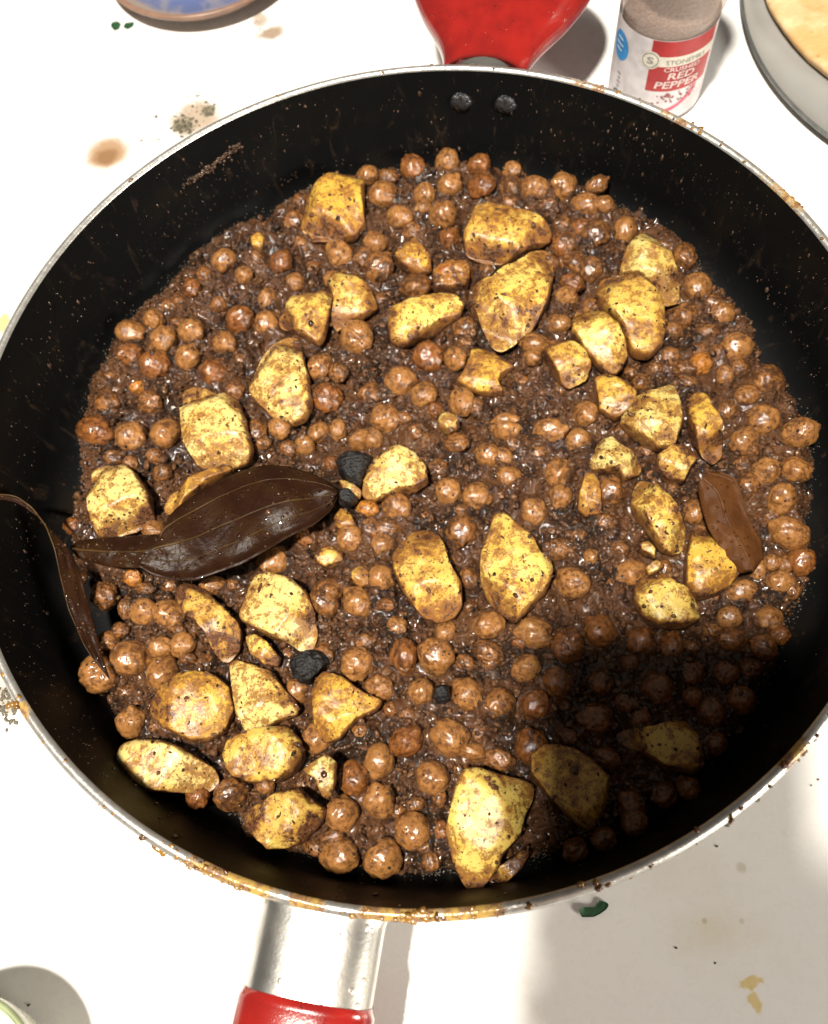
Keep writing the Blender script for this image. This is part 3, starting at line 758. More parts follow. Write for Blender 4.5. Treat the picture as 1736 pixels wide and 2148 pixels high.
def leaf(tile, up, lo, zf, mat, vmat, label, veins=(0.25, 0.5, 0.75), nu=70, nv=22):
    U = resample([tl(tile, *p) for p in up], nu); Lo = resample([tl(tile, *p) for p in lo], nu)
    LEAFPX.append(np.vstack([U, Lo[::-1]]))
    G = np.zeros((nu, nv, 3))
    for i in range(nu):
        for j in range(nv):
            v = j / (nv - 1); u = i / (nu - 1)
            q = U[i] * (1 - v) + Lo[i] * v
            z = zf(u, v) + 0.0007 * mnoise.noise(Vector((u * 9, v * 4, nu)))
            G[i, j] = at(q[0], q[1], z)
            r = math.hypot(G[i, j, 0], G[i, j, 1]); rw = wallR(z) - 0.0006
            if r > rw: G[i, j, :2] *= rw / r
    c = G[nu // 2, nv // 2].copy(); G -= c
    top = G.reshape(-1, 3); bot = top - [0, 0, 0.00035]
    F = grid_faces(nu, nv); n0 = nu * nv
    F2 = [f[::-1] for f in F]; FF = F2 + [tuple(a + n0 for a in f) for f in F]
    border = [i * nv for i in range(nu)] + [(nu - 1) * nv + j for j in range(1, nv)] + [i * nv + nv - 1 for i in range(nu - 2, -1, -1)] + [j for j in range(nv - 2, 0, -1)]
    for a, b in zip(border, border[1:] + border[:1]): FF.append((a, b, b + n0, a + n0))
    o = obj('bay_leaf', mesh_from('bay_leaf', np.vstack([top, bot]), FF), mat, loc=tuple(c))
    tag(o, label, 'bay leaf', 'bay leaves')
    for k, v in enumerate(veins):
        nm = 'midrib' if abs(v - 0.5) < 0.01 else 'vein'
        rad = 0.00042 if nm == 'midrib' else 0.00026
        Vv = []; m = 6; x = v * (nv - 1); j0 = int(x); fr = x - j0
        line = G[2:-2, j0] * (1 - fr) + G[2:-2, min(j0 + 1, nv - 1)] * fr
        for i in range(len(line)):
            tdir = line[min(i + 1, len(line) - 1)] - line[max(i - 1, 0)]; tdir /= np.linalg.norm(tdir) + 1e-12
            side = np.cross(tdir, [0, 0, 1.0]); side /= np.linalg.norm(side) + 1e-12; upv = np.cross(side, tdir)
            for k2 in range(m):
                a = 2 * math.pi * k2 / m
                Vv.append(line[i] + rad * (side * math.cos(a) * 1.3 + upv * math.sin(a)) * (1 - 0.5 * i / len(line)))
        obj(nm, mesh_from(nm, Vv, grid_faces(len(line), m, False, True)), vmat, o)
    dv, df = [], []; dr_ = random.Random(nu + len(LEAFPX))
    for _ in range(60 if mat is M_LEAF else 3):
        i = dr_.randrange(3, nu - 3); j = dr_.randrange(1, nv - 1)
        p_ = G[i, j]; s_ = dr_.uniform(0.00016, 0.00045)
        blob0(dv, df, p_, s_, dr_)
    d_ = obj('oil_droplets', mesh_from('oil_droplets', dv, df), M_DROP, o); d_['kind'] = 'stuff'
    return o
leaf('D', [(10,950),(60,915),(150,900),(300,885),(420,880),(540,870),(640,880)], [(10,960),(60,1025),(150,1050),(250,1075),(380,1085),(500,1080),(640,1010)],
     lambda u, v: -0.0305 + 0.0025 * u + 0.002 * math.sin(math.pi * v), M_LEAF, M_LEAFV,
     'shorter dark bay leaf showing from under left end of the large one', veins=(0.5,))
leaf('D', [(600,880),(622,770),(700,690),(800,622),(950,530),(1100,465),(1250,430),(1400,440),(1560,490),(1655,540),(1700,590)],
     [(430,1065),(530,1125),(650,1165),(800,1165),(950,1112),(1100,1060),(1250,975),(1400,885),(1560,810),(1670,715),(1708,625)],
     lambda u, v: -0.0262 + 0.0030 * math.sin(math.pi * min(1, max(0, v))) ** 0.8 + 0.0015 * (1 - u) - 0.003 * u * u + 0.0030 * max(0, (v - 0.86) / 0.14) ** 2 + 0.0009 * math.sin(9 * u + 3 * v) + 0.0005 * math.sin(23 * u - 5 * v), M_LEAF, M_LEAFV,
     'large glossy dark bay leaf lying across the left of the pan', veins=(0.18, 0.5, 0.74))
leaf('L', [(-90,300),(0,268),(100,280),(200,350),(290,470),(345,620),(380,800),(430,1000),(530,1230),(600,1330),(690,1440)],
     [(-90,330),(0,300),(120,330),(260,430),(370,540),(450,640),(520,800),(560,960),(605,1130),(650,1300),(695,1442)],
     lambda u, v: (-0.010 - 0.020 * u ** 0.8) - 0.004 * v * math.sin(math.pi * u), M_LEAF, M_LEAFV,
     'narrow curled bay leaf climbing the left pan wall', veins=(0.04,), nv=12)
leaf('F', [(985,470),(1080,485),(1145,510),(1185,600),(1205,700),(1245,780),(1310,900),(1328,1020),(1270,1105)],
     [(905,560),(925,660),(945,740),(975,830),(1015,905),(1060,970),(1110,1050),(1180,1120),(1258,1105)],
     lambda u, v: -0.0265 + 0.0026 * math.sin(math.pi * v) + 0.003 * max(0, 1 - v / 0.18) ** 2 * (1 - u) - 0.003 * u * u + 0.0003 * math.sin(7 * u + 3 * v), M_LEAF3, M_LEAF3V,
     'medium brown bay leaf standing among chickpeas at the right', veins=(0.5,))

# ------------------------------------------------------------------ chickpeas
def pea_mesh(seed, split=False, wrink=1.0):
    rs = np.random.RandomState(seed); V, F = ico(4); V = V.copy()
    d = V
    ang_ = np.arccos(np.clip(d[:, 0], -1, 1))
    r = 1 + 0.13 * np.exp(-(ang_ / 0.28) ** 2) - 0.07 * np.exp(-((ang_ - 0.55) / 0.22) ** 2)
    fur = np.exp(-(d[:, 1] / 0.13) ** 2) * np.clip(-d[:, 0] * 0.8 + 0.5, 0, 1)
    r = r - rs.uniform(0.03, 0.09) * fur
    r = r - 0.05 * np.exp(-((d[:, 1] - 0.5) / 0.12) ** 2) * np.clip(d[:, 0] + 0.4, 0, 1) * rs.uniform(0, 1)
    if split:
        cr = np.exp(-((d[:, 1] + 0.06 * np.sin(d[:, 2] * 4)) / 0.07) ** 2) * np.clip(d[:, 2] * 1.5 + 0.4, 0, 1)
        r = r - 0.22 * cr
    w3 = d + 0.25 * np.stack([vnoise(d * 2 + seed, 5), vnoise(d * 2 + seed, 6), vnoise(d * 2 + seed, 7)], 1)
    r = r + 0.075 * fbm(d * 1.6 + seed, seed, 2) + 0.030 * wrink * fbm(d * 4.5 + seed, seed + 3, 2) + 0.014 * wrink * fbm(d * 13 + seed, seed + 6, 2)
    r = r - 0.035 * (1 - np.clip(np.abs(vnoise(w3 * 2.6 + seed, seed + 9)) / 0.22, 0, 1)) ** 2 * (0.5 + 0.5 * wrink)
    V = d * r[:, None] * np.array([1.05, rs.uniform(0.84, 1.0), rs.uniform(0.84, 0.98)])
    V = V * 0.005
    return mesh_from('chickpea', V, F)
PM = [pea_mesh(100 + i) for i in range(10)]
PMR = [pea_mesh(150 + i, wrink=2.6) for i in range(5)]
PMM = [pea_mesh(170 + i, wrink=1.8) for i in range(6)]
PMS = [pea_mesh(200 + i, True) for i in range(3)]

# (tile, x, y, rx, ry, kind)
PEAS = """A 395 1240 105 75 p;A 540 1160 72 65 p;A 600 1285 85 75 p;A 780 1235 88 80 p;A 990 1310 78 78 p;A 760 1400 80 74 p;A 550 1450 95 92 d;A 400 1390 85 75 d
A 930 1500 100 85 d;A 1090 1160 88 88 d;A 1260 1190 80 88 p;A 1265 1035 66 66 p;A 985 790 75 72 p;A 1110 880 66 52 p;A 1350 800 80 72 d;A 1225 665 60 60 c;A 1480 690 58 42 p
A 250 1690 85 75 c;A 520 1690 85 80 c;A 640 1085 58 52 c;A 780 960 64 60 d;A 960 1070 60 50 c;A 1440 930 70 55 p;A 1590 1460 75 90 p;A 1100 1430 62 58 c;A 1060 1610 66 60 c;A 1640 1650 85 85 c
A 1440 560 70 80 c;A 1190 780 50 45 c;A 860 880 50 50 c;A 700 1040 45 42 c;A 450 1590 60 40 o;A 1370 1000 45 40 c;A 700 1180 50 40 c
B 840 160 75 78 p;B 1040 180 78 70 d;B 855 310 78 72 p;B 1055 310 82 84 d;B 1390 330 78 84 p;B 1240 320 66 72 c;B 1250 215 66 46 p;B 1580 330 80 72 p;B 1710 440 88 66 p
B 430 375 84 96 p;B 335 245 66 72 p;B 620 200 76 78 d;B 695 370 74 66 p;B 690 455 52 55 p;B 815 500 84 84 s;B 540 510 76 84 p;B 1240 430 84 50 c;B 470 260 66 56 c
B 385 670 80 62 p;B 160 750 80 88 p;B 410 830 88 100 c;B 300 770 68 66 c;B 640 955 110 84 c;B 935 870 72 72 r;B 850 650 76 64 d;B 265 1270 108 106 s;B 720 1400 98 88 d
B 890 1410 78 78 p;B 550 1560 104 94 p;B 690 1640 72 92 p;B 930 1685 92 84 p;B 360 1640 84 76 c;B 75 1665 92 88 d;B 40 1460 76 80 c;B 150 1500 60 60 c;B 950 1220 64 76 c
B 1395 1320 88 80 p;B 1590 1020 72 62 p;B 1540 1190 86 50 p;B 1600 680 80 62 c;B 1650 800 76 76 c;B 620 605 60 56 c;B 1380 1400 66 56 p;B 110 905 56 56 p;B 1490 800 60 50 c;B 560 1110 50 46 c
B 1630 930 70 50 d;B 1560 560 60 50 c;B 1690 590 66 56 d;B 300 560 50 40 d;B 960 1310 50 40 c;B 1090 860 60 50 c
C 60 310 88 78 p;C 205 440 92 64 p;C 320 430 60 60 p;C 270 310 74 52 c;C 450 600 76 84 p;C 60 690 82 76 d;C 260 620 96 88 c;C 230 850 82 76 c;C 100 800 70 70 c
C 130 935 60 42 d;C 820 760 76 92 c;C 905 960 98 92 p;C 1000 1060 72 72 c;C 1060 1130 76 84 p;C 830 1150 82 80 c;C 1150 1350 114 82 p;C 930 1440 54 84 o;C 820 1480 84 70 c;C 1080 1520 64 62 p
C 1350 1560 122 84 c;C 1170 1470 66 60 c;C 960 1250 66 60 c;C 75 1020 62 62 p;C 740 1400 76 50 c;C 560 1560 64 50 c;C 850 1560 60 46 c;C 1220 1640 80 50 p;C 640 1480 60 46 c;C 1050 1380 50 60 c
C 750 1230 60 54 c;C 910 1350 50 50 c;C 700 700 60 46 c;C 480 1500 50 40 c
F 200 110 80 84 p;F 1325 155 110 88 p;F 1555 230 108 88 p;F 1195 290 96 96 p;F 1345 475 80 88 p;F 1530 465 84 100 p;F 1445 650 92 104 p;F 1235 570 80 96 c;F 1488 870 124 96 p
F 1560 1045 88 80 d;F 1470 1060 60 60 c;F 1430 1180 96 76 p;F 1190 1230 88 66 p;F 1360 1400 86 78 p;F 1110 1400 84 52 p;F 1120 1540 84 76 d;F 1330 1590 90 76 d;F 290 1480 102 94 d
F 540 1550 98 84 d;F 90 1570 100 92 d;F 745 1590 72 90 d;F 490 1120 98 100 p;F 890 730 66 84 p;F 1290 1100 52 56 p;F 1380 1050 46 56 p;F 355 600 92 100 c;F 320 800 70 56 c;F 440 220 76 60 c
F 230 1010 40 56 p;F 1190 430 60 50 c;F 740 600 56 50 c;F 1100 90 66 60 c;F 60 960 60 56 c;F 360 1200 56 50 c;F 690 1100 70 60 c;F 1500 1220 60 60 c;F 1380 770 60 50 c;F 640 700 10 10 c
F 1240 330 50 60 c;F 30 620 70 70 c;F 420 960 56 46 c;F 1000 1480 56 46 c;F 860 1590 60 60 c;F 1430 1510 60 56 d
D 175 220 116 92 d;D 400 250 96 100 p;D 620 230 86 108 p;D 545 380 66 50 c;D 290 390 60 46 c;D 1340 200 86 56 p;D 1590 230 70 68 p;D 1500 310 76 60 p;D 1700 200 50 56 p
D 1190 230 80 76 c;D 1670 420 52 44 r;D 30 820 62 52 r;D 1500 900 84 64 d;D 1295 1040 104 86 p;D 410 1150 64 40 o;D 480 1360 82 90 p;D 640 1380 96 96 p;D 370 1340 50 64 c;D 920 1200 90 50 p
D 250 1560 84 66 p;D 400 1660 118 118 p;D 590 1590 80 72 p;D 725 1570 78 80 p;D 540 840 76 64 p;D 230 1260 82 80 c;D 490 1220 62 50 c;D 1650 1240 90 110 c;D 650 1200 54 40 c;D 600 490 66 56 c
D 450 600 40 80 c;D 400 420 60 46 c;D 1400 330 60 50 c;D 1640 760 10 10 c;D 60 1150 56 50 d;D 330 1480 56 46 c;D 700 1480 60 46 c;D 880 1330 10 10 c;D 1050 1200 60 40 c;D 1230 300 56 46 c
E 450 140 88 100 p;E 300 280 88 66 p;E 370 270 62 72 p;E 150 210 52 64 p;E 770 90 60 42 r;E 1215 190 94 92 s;E 1490 220 100 76 p;E 1670 280 76 72 p;E 1095 370 86 80 p;E 1190 380 44 70 p
E 1540 480 84 92 s;E 1560 630 72 68 s;E 850 600 104 72 p;E 1025 630 80 92 p;E 1390 730 80 90 p;E 520 700 98 76 p;E 335 710 64 60 o;E 430 940 92 72 p;E 360 840 66 66 c;E 220 895 84 76 p
E 420 1150 84 96 p;E 265 1300 96 92 p;E 1240 510 90 60 p;E 900 290 80 66 c;E 520 1450 62 60 p;E 830 1490 80 54 p;E 1105 1450 104 96 p;E 1390 1500 116 100 p;E 1630 1180 102 102 p;E 980 1150 52 84 c
E 975 1330 44 44 c;E 1600 1590 98 88 d;E 770 1640 126 102 p;E 560 1640 90 96 d;E 1100 1620 96 70 c;E 270 1680 92 86 p;E 60 1640 70 80 c;E 935 850 104 120 c;E 460 840 90 64 c;E 1420 360 66 56 c
E 1540 970 66 66 c;E 690 270 50 56 c;E 310 1560 76 56 c;E 60 1290 90 96 c;E 670 950 10 10 c;E 940 730 70 46 c;E 1300 1560 50 46 d;E 1250 300 60 50 c;E 1680 880 60 60 c;E 1500 860 56 46 c;E 640 230 60 50 c
E 1640 1010 10 10 c;E 560 140 56 46 c;E 1020 60 60 46 c;E 460 1320 56 46 c;E 1180 620 60 50 c;E 1400 1040 10 10 c
G 195 190 112 128 s;G 600 190 114 104 p;G 400 500 100 96 p;G 1040 960 112 92 c;G 1455 300 92 72 p;G 820 965 96 46 d;G 1575 600 72 110 p;G 1250 900 72 46 p;G 1560 1290 86 44 c;G 380 310 60 50 c;G 560 520 46 46 c
G 1040 250 10 10 c;G 460 350 56 46 c;G 1180 1180 10 10 c;G 1380 740 10 10 c;G 330 60 60 46 c;G 760 100 60 46 c
H 270 130 88 108 p;H 410 290 90 76 p;H 155 1345 128 108 p;H 435 1365 128 106 p;H 170 1080 104 102 p;H 620 1190 106 116 p;H 410 1000 102 112 p;H 250 850 92 112 d;H 410 740 98 100 p
H 580 620 126 86 d;H 860 600 138 98 p;H 745 850 100 112 p;H 670 310 88 72 p;H 970 325 102 96 p;H 1170 380 96 104 c;H 1400 390 82 92 d;H 1540 245 102 82 d;H 1330 160 100 92 p
H 1370 655 116 104 d;H 1010 690 92 56 p;H 1170 740 104 60 c;H 810 1200 60 86 d;H 280 560 66 52 p;H 1110 110 76 66 c;H 950 120 60 56 c;H 560 130 76 66 c;H 640 1020 70 40 c;H 790 980 46 56 c
H 110 1240 90 44 c;H 530 1060 46 40 c;H 740 1380 60 56 c;H 700 1290 50 44 c;H 480 420 56 46 c;H 1050 560 60 56 c;H 590 450 56 46 c
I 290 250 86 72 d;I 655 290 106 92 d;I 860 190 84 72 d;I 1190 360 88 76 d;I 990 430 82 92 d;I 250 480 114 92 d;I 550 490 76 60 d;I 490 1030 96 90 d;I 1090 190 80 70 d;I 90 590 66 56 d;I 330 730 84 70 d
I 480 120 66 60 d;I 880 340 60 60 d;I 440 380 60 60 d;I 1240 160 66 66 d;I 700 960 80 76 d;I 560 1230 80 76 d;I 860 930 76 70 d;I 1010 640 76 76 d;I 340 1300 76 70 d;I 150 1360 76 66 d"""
def inside(px, py, poly):
    c = False; n = len(poly); j = n - 1
    for i in range(n):
        if (poly[i][1] > py) != (poly[j][1] > py) and px < (poly[j][0] - poly[i][0]) * (py - poly[i][1]) / (poly[j][1] - poly[i][1]) + poly[i][0]: c = not c
        j = i
    return c
rnd = random.Random(4)
peas = []       # dicts
for row in PEAS.replace('\n', ';').split(';'):
    t, x, y, rx, ry, k = row.split(); x, y, rx, ry = map(float, (x, y, rx, ry))
    if rx <= 12: continue
    px, py = tl(t, x, y)
    peas.append(dict(px=px, py=py, rx=rx * 0.3307 * 1.13, ry=ry * 0.3307 * 1.13, k=k, fill=False))
# half buried ones that only just break the paste
tries = 0; nfill = 0
while nfill < 46 and tries < 6000:
    tries += 1
    px = rnd.uniform(170, 1700); py = rnd.uniform(330, 1840)
    P = at(px, py, -0.041); r = math.hypot(P[0], P[1]); a = math.atan2(P[1], P[0])
    if r > float(outline_r(np.array([a]))[0]) - 0.006: continue
    if any(inside(px, py, pl) for _, pl, _ in POTS) or any(inside(px, py, pl) for pl in LEAFPX): continue
    if any(math.hypot(px - q['px'], py - q['py']) < 0.95 * (22 + (q['rx'] + q['ry']) / 2) for q in peas): continue
    R_ = rnd.uniform(19, 25)
    peas.append(dict(px=px, py=py, rx=R_, ry=R_, k='c', fill=True)); nfill += 1

def heading(vx, vy):
    a = (math.degrees(math.atan2(-vy, vx)) + 360) % 360
    return ['right of', 'above and right of', 'above', 'above and left of', 'left of', 'below and left of', 'below', 'below and right of'][int(((a + 22.5) % 360) // 45)]
ORD = ['nearest', 'second', 'third', 'fourth', 'fifth', 'sixth', 'seventh', 'eighth', 'ninth', 'tenth']
ANCH = [(o, pl.mean(0), s) for o, pl, s in POTS]
LN = ['the shorter dark bay leaf', 'the large dark bay leaf', None, 'the brown bay leaf']
for pl, s in zip(LEAFPX, LN):
    if s: ANCH.append((None, pl.mean(0), s))
for q in peas:
    ds = sorted((math.hypot(q['px'] - c[0], q['py'] - c[1]), i) for i, (_, c, _) in enumerate(ANCH))
    d, i = ds[0]; q['d'] = d; q['anchor'] = i
    q['dir'] = heading(q['px'] - ANCH[i][1][0], q['py'] - ANCH[i][1][1])
sect = {}
for q in peas: sect.setdefault((q['anchor'], q['dir']), []).append(q)
for L_ in sect.values():
    L_.sort(key=lambda q: q['d'])
    for k, q in enumerate(L_): q['ord'] = k; q['n'] = len(L_)
ADJ = {'p': 'clean brown', 'd': 'dark brown', 'c': 'paste coated', 's': 'split', 'o': 'orange', 'r': 'reddish'}
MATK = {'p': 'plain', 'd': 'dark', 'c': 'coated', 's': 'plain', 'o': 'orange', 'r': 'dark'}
peas.sort(key=lambda q: (q['fill'], -(q['rx'] + q['ry']) * (0.8 if q['k'] == 'c' else 1)))
PEAPOS = []; REST = []
print('PEAS', len(peas))
for n_, q in enumerate(peas):
    zc = -0.0376 + rnd.uniform(-0.0008, 0.0012)
    if q['k'] == 'c': zc -= 0.0012
    if q['fill']: zc = -0.0412
    P = at(q['px'], q['py'], zc); k = depth(P) / FPX
    rx, ry = q['rx'] * k, q['ry'] * k; rm = (rx + ry) / 2
    r = math.hypot(P[0], P[1]); lim = wallR(zc) - rm * 0.95
    if r > lim:      # leans on the wall: a little higher and further in
        zc += 0.003; P = at(q['px'], q['py'], zc); r = math.hypot(P[0], P[1]); lim = wallR(zc) - rm * 0.9
        if r > lim: P = np.array([P[0] * lim / r, P[1] * lim / r, zc])
    pool = PMS if q['k'] == 's' else (PMR if q['k'] in 'cd' else (PM if rnd.random() < 0.75 else PMM))
    me_ = rnd.choice(pool); PEAPOS.append((P[0], P[1], P[2], rm))
    # random attitude, then stretched in the plane of the picture's two axes as seen
    Rm_ = Euler((rnd.uniform(-0.9, 0.9), rnd.uniform(-0.9, 0.9), rnd.uniform(0, 6.28))).to_matrix() if q['k'] != 's' else Euler((rnd.uniform(-0.25, 0.25), rnd.uniform(-0.25, 0.25), rnd.uniform(0, 6.28))).to_matrix()
    rz = rm * rnd.uniform(0.92, 1.02)
    S_ = Matrix.Diagonal((rx / 0.005 * 0.97, ry / 0.005 * 0.97, rz / 0.005))
    Rz = Matrix.Rotation(ROLL, 3, 'Z')
    M3 = (Rz @ S_ @ Rz.transposed()) @ Rm_
    M4 = Matrix.Translation(Vector(P)) @ M3.to_4x4()
    if n_ >= 300:
        REST.append((me_, M4)); continue
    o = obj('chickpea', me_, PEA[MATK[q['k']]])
    o.matrix_world = M4
    what = ADJ[q['k']] if not q['fill'] else 'half buried'
    nm = ('' if q['n'] == 1 else ORD[min(9, q['ord'])] + ' ')
    # "second chickpea below ... , counted outward"
    lab = '%schickpea %s %s, %s' % (nm, q['dir'], ANCH[q['anchor']][2], what)
    tag(o, lab, 'chickpea', 'chickpeas in the curry')

if REST:
    Vr, Fr = [], []; off_ = 0
    for me_, M4 in REST:
        nv_ = len(me_.vertices); co = np.empty(nv_ * 3); me_.vertices.foreach_get('co', co); co = co.reshape(-1, 3)
        A_ = np.array(M4); Vr.append(co @ A_[:3, :3].T + A_[:3, 3])
        Fr.append(ico(4)[1] + off_); off_ += nv_
    o = obj('chickpeas_half_buried', mesh_from('chickpeas_half_buried', np.vstack(Vr), np.vstack(Fr)), PEA['coated'])
    tag(o, 'small paste coated chickpeas sunk deep in the masala all over', 'chickpeas', kind='stuff')

# the paste clings to what lies in it: raise it round every chickpea and chunk
nvm = len(mm.vertices); co = np.empty(nvm * 3, dtype=np.float32); mm.vertices.foreach_get('co', co); co = co.reshape(-1, 3).astype(float)
lift = np.zeros(nvm)
for (x, y, z, r) in PEAPOS:
    m_ = (np.abs(co[:, 0] - x) < 0.011) & (np.abs(co[:, 1] - y) < 0.011)
    d_ = np.hypot(co[m_, 0] - x, co[m_, 1] - y)
    lift[m_] = np.maximum(lift[m_], 0.0022 * np.exp(-((d_ - r * 0.8) / 0.0020) ** 2))
inner_ = np.clip((outline_r(np.arctan2(co[:, 1], co[:, 0])) - np.hypot(co[:, 0], co[:, 1])) / 0.006, 0, 1)
co[:, 2] += lift * inner_ * (0.75 + 0.5 * vnoise(co * 260, 77))
mm.vertices.foreach_set('co', co.astype(np.float32).ravel()); mm.update()

# ------------------------------------------------------------------ crumbs of cooked-down onion and spice in the paste
bpy.context.view_layer.update()
dg = bpy.context.evaluated_depsgraph_get()
lr = np.random.RandomState(12); lpr = random.Random(12)
LV, LF = [], []; off_ = 0; nl = 0
bv1, bf1 = ico(2)
while nl < 8000:
    r = 0.1425 * math.sqrt(lpr.random()); a = lpr.uniform(0, 6.283)
    ok, hit, nrm, _, ho, _ = SC.ray_cast(dg, Vector((r * math.cos(a), r * math.sin(a), 0.02)), Vector((0, 0, -1)))
    if not ok or ho is None: continue
    nm = ho.name
    if nm.startswith(('bowl', 'rim', 'bay', 'vein', 'midrib', 'black', 'charred')): continue
    s_ = 0.00062 * math.exp(lpr.gauss(0, 0.42))
    if nm.startswith(('potato', 'tomato')):
        if nrm.z > 0.75 and lpr.random() < 0.86: continue
        s_ *= 0.6
    elif nm.startswith('chickpea'):
        if hit.z > -0.0365 and lpr.random() < 0.80: continue
        s_ *= 0.75 if hit.z < -0.0365 else 0.5
    s_ = min(s_, 0.0019)
    R3 = np.array(Euler((lpr.uniform(0, 6), lpr.uniform(0, 6), lpr.uniform(0, 6))).to_matrix())
    k_ = 1 + 0.22 * vnoise(bv1 * 1.5 + nl * 3.7, 3)
    w_ = (bv1 * k_[:, None] * np.array([lpr.uniform(1.0, 1.6) if lpr.random() < 0.95 else lpr.uniform(2.0, 3.5), 1.0, lpr.uniform(0.6, 0.95)]) * s_) @ R3.T
    w_[:, 2] *= 0.8
    LV.append(w_ + np.array(hit) + np.array(nrm) * s_ * 0.15); LF.append(bf1 + off_); off_ += len(bv1); nl += 1
tl_ = NT('masala_crumb'); cl_ = tl_.coords(rand=False); q1 = tl_.noise(cl_, 240, 3); q2 = tl_.noise(cl_, 1500, 3)
cm = tl_.mix(tl_.ramp(q1, 0.35, 0.62), (0.013, 0.006, 0.0035), (0.102, 0.046, 0.021)); q4 = tl_.noise(cl_, 700, 2); cm = tl_.mix(tl_.ramp(q4, 0.58, 0.66, 0, 0.6), cm, (0.21, 0.100, 0.038))
M_CRUMB = tl_.done(cm, 0.5, 0, tl_.bump(q2, 0.4, 0.0005), spec=0.10, coat=0.8, coat_rough=0.06)
o = obj('masala_crumbs', mesh_from('masala_crumbs', np.vstack(LV), np.vstack(LF)), M_CRUMB)
tag(o, 'wet brown onion and spice crumbs clinging between chickpeas', 'masala', kind='stuff')

V, F = [], []; fro = random.Random(77); b1v, b1f = ico(1); pts_ = []; k = 0
while k < 2600:
    a = fro.uniform(-math.pi, math.pi)
    if mnoise.noise(Vector((math.cos(a) * 5, math.sin(a) * 5, 2))) < fro.uniform(-0.5, 0.3): continue
    r = float(outline_r(np.array([a]))[0]) + fro.gauss(-0.0008, 0.0014)
    ok, hit, nrm, _, ho, _ = SC.ray_cast(dg, Vector((r * math.cos(a), r * math.sin(a), 0.02)), Vector((0, 0, -1)))
    if not ok or not ho.name.startswith(('masala', 'bowl')): continue
    s_ = fro.uniform(0.00012, 0.00036)
    pts_.append(np.array(b1v) * s_ + np.array(hit)); F.append(b1f + k * len(b1v)); k += 1
tfr = NT('oil_froth'); M_FR = tfr.done((0.085, 0.068, 0.050), 0.12, 0, None, spec=0.9)
o = obj('oil_froth', mesh_from('oil_froth', np.vstack(pts_), np.vstack(F)), M_FR)
tag(o, 'tiny glistening oil beads along the outer edge of the masala', 'oil', kind='stuff')

# ------------------------------------------------------------------ spice flakes strewn on the food
bpy.context.view_layer.update()
dg = bpy.context.evaluated_depsgraph_get()
fr = random.Random(9)
FV, FF = [], []
octa = [(1, 0, 0), (-1, 0, 0), (0, 1, 0), (0, -1, 0), (0, 0, 1), (0, 0, -1), (0.55, 0.6, 0.5), (-0.55, -0.6, 0.5)]
of = [(0, 2, 4), (2, 1, 4), (1, 3, 4), (3, 0, 4), (2, 0, 5), (1, 2, 5), (3, 1, 5), (0, 3, 5)]
def add_flake(V, F, p, nrm, L_, W_, H_, rng):
    a = rng.uniform(0, 6.28); t = Vector((math.cos(a), math.sin(a), 0)); t = (t - nrm * t.dot(nrm)).normalized(); b = nrm.cross(t)
    b0 = len(V)
    for (x, y, z) in octa[:6]:
        x *= L_ * rng.uniform(0.75, 1.15); y *= W_ * rng.uniform(0.7, 1.2); z *= H_
        V.append(p + t * x + b * y + nrm * z)
    F.extend([tuple(b0 + i for i in f) for f in of])
cnt = 0
while cnt < 5200:
    r = 0.142 * math.sqrt(fr.random()); a = fr.uniform(0, 6.283)
    ok, hit, nrm, _, ho, _ = SC.ray_cast(dg, Vector((r * math.cos(a), r * math.sin(a), 0.02)), Vector((0, 0, -1)))
    if not ok or ho is None: continue
    nm = ho.name
    if nm.startswith(('bowl', 'rim', 'bay', 'vein', 'midrib', 'black', 'charred', 'masala_cr')): continue
    cl = mnoise.noise(Vector((hit.x * 90, hit.y * 90, 3)))
    if nm.startswith('potato'):
        if cl < fr.uniform(-0.5, 0.35): continue
        big = fr.random() < 0.03
        L_ = fr.uniform(0.0009, 0.0014) if big else fr.uniform(0.00014, 0.00038)
        W_ = L_ * (0.38 if big else fr.uniform(0.4, 0.9))
    elif nm.startswith('chickpea'):
        if fr.random() < 0.3 or cl < -0.25: continue
        L_ = fr.uniform(0.00018, 0.0005); W_ = L_ * fr.uniform(0.4, 0.9)
    else:
        if fr.random() < 0.4: continue
        L_ = fr.uniform(0.0003, 0.0011); W_ = L_ * fr.uniform(0.3, 0.8)
    add_flake(FV, FF, hit, nrm.normalized(), L_, W_, min(W_, 0.00030), fr); cnt += 1
tf = NT('spice'); cf = tf.coords(rand=False); nf_ = tf.noise(cf, 400, 3)
M_SP = tf.done(tf.mix(tf.ramp(nf_, 0.45, 0.62), (0.018, 0.010, 0.005), (0.085, 0.036, 0.012)), 0.4, 0, None, spec=0.5)
sf = obj('spice_flakes', mesh_from('spice_flakes', FV, FF, False), M_SP)
tag(sf, 'dark cumin and chilli flakes strewn over the potatoes and chickpeas', 'spices', kind='stuff')

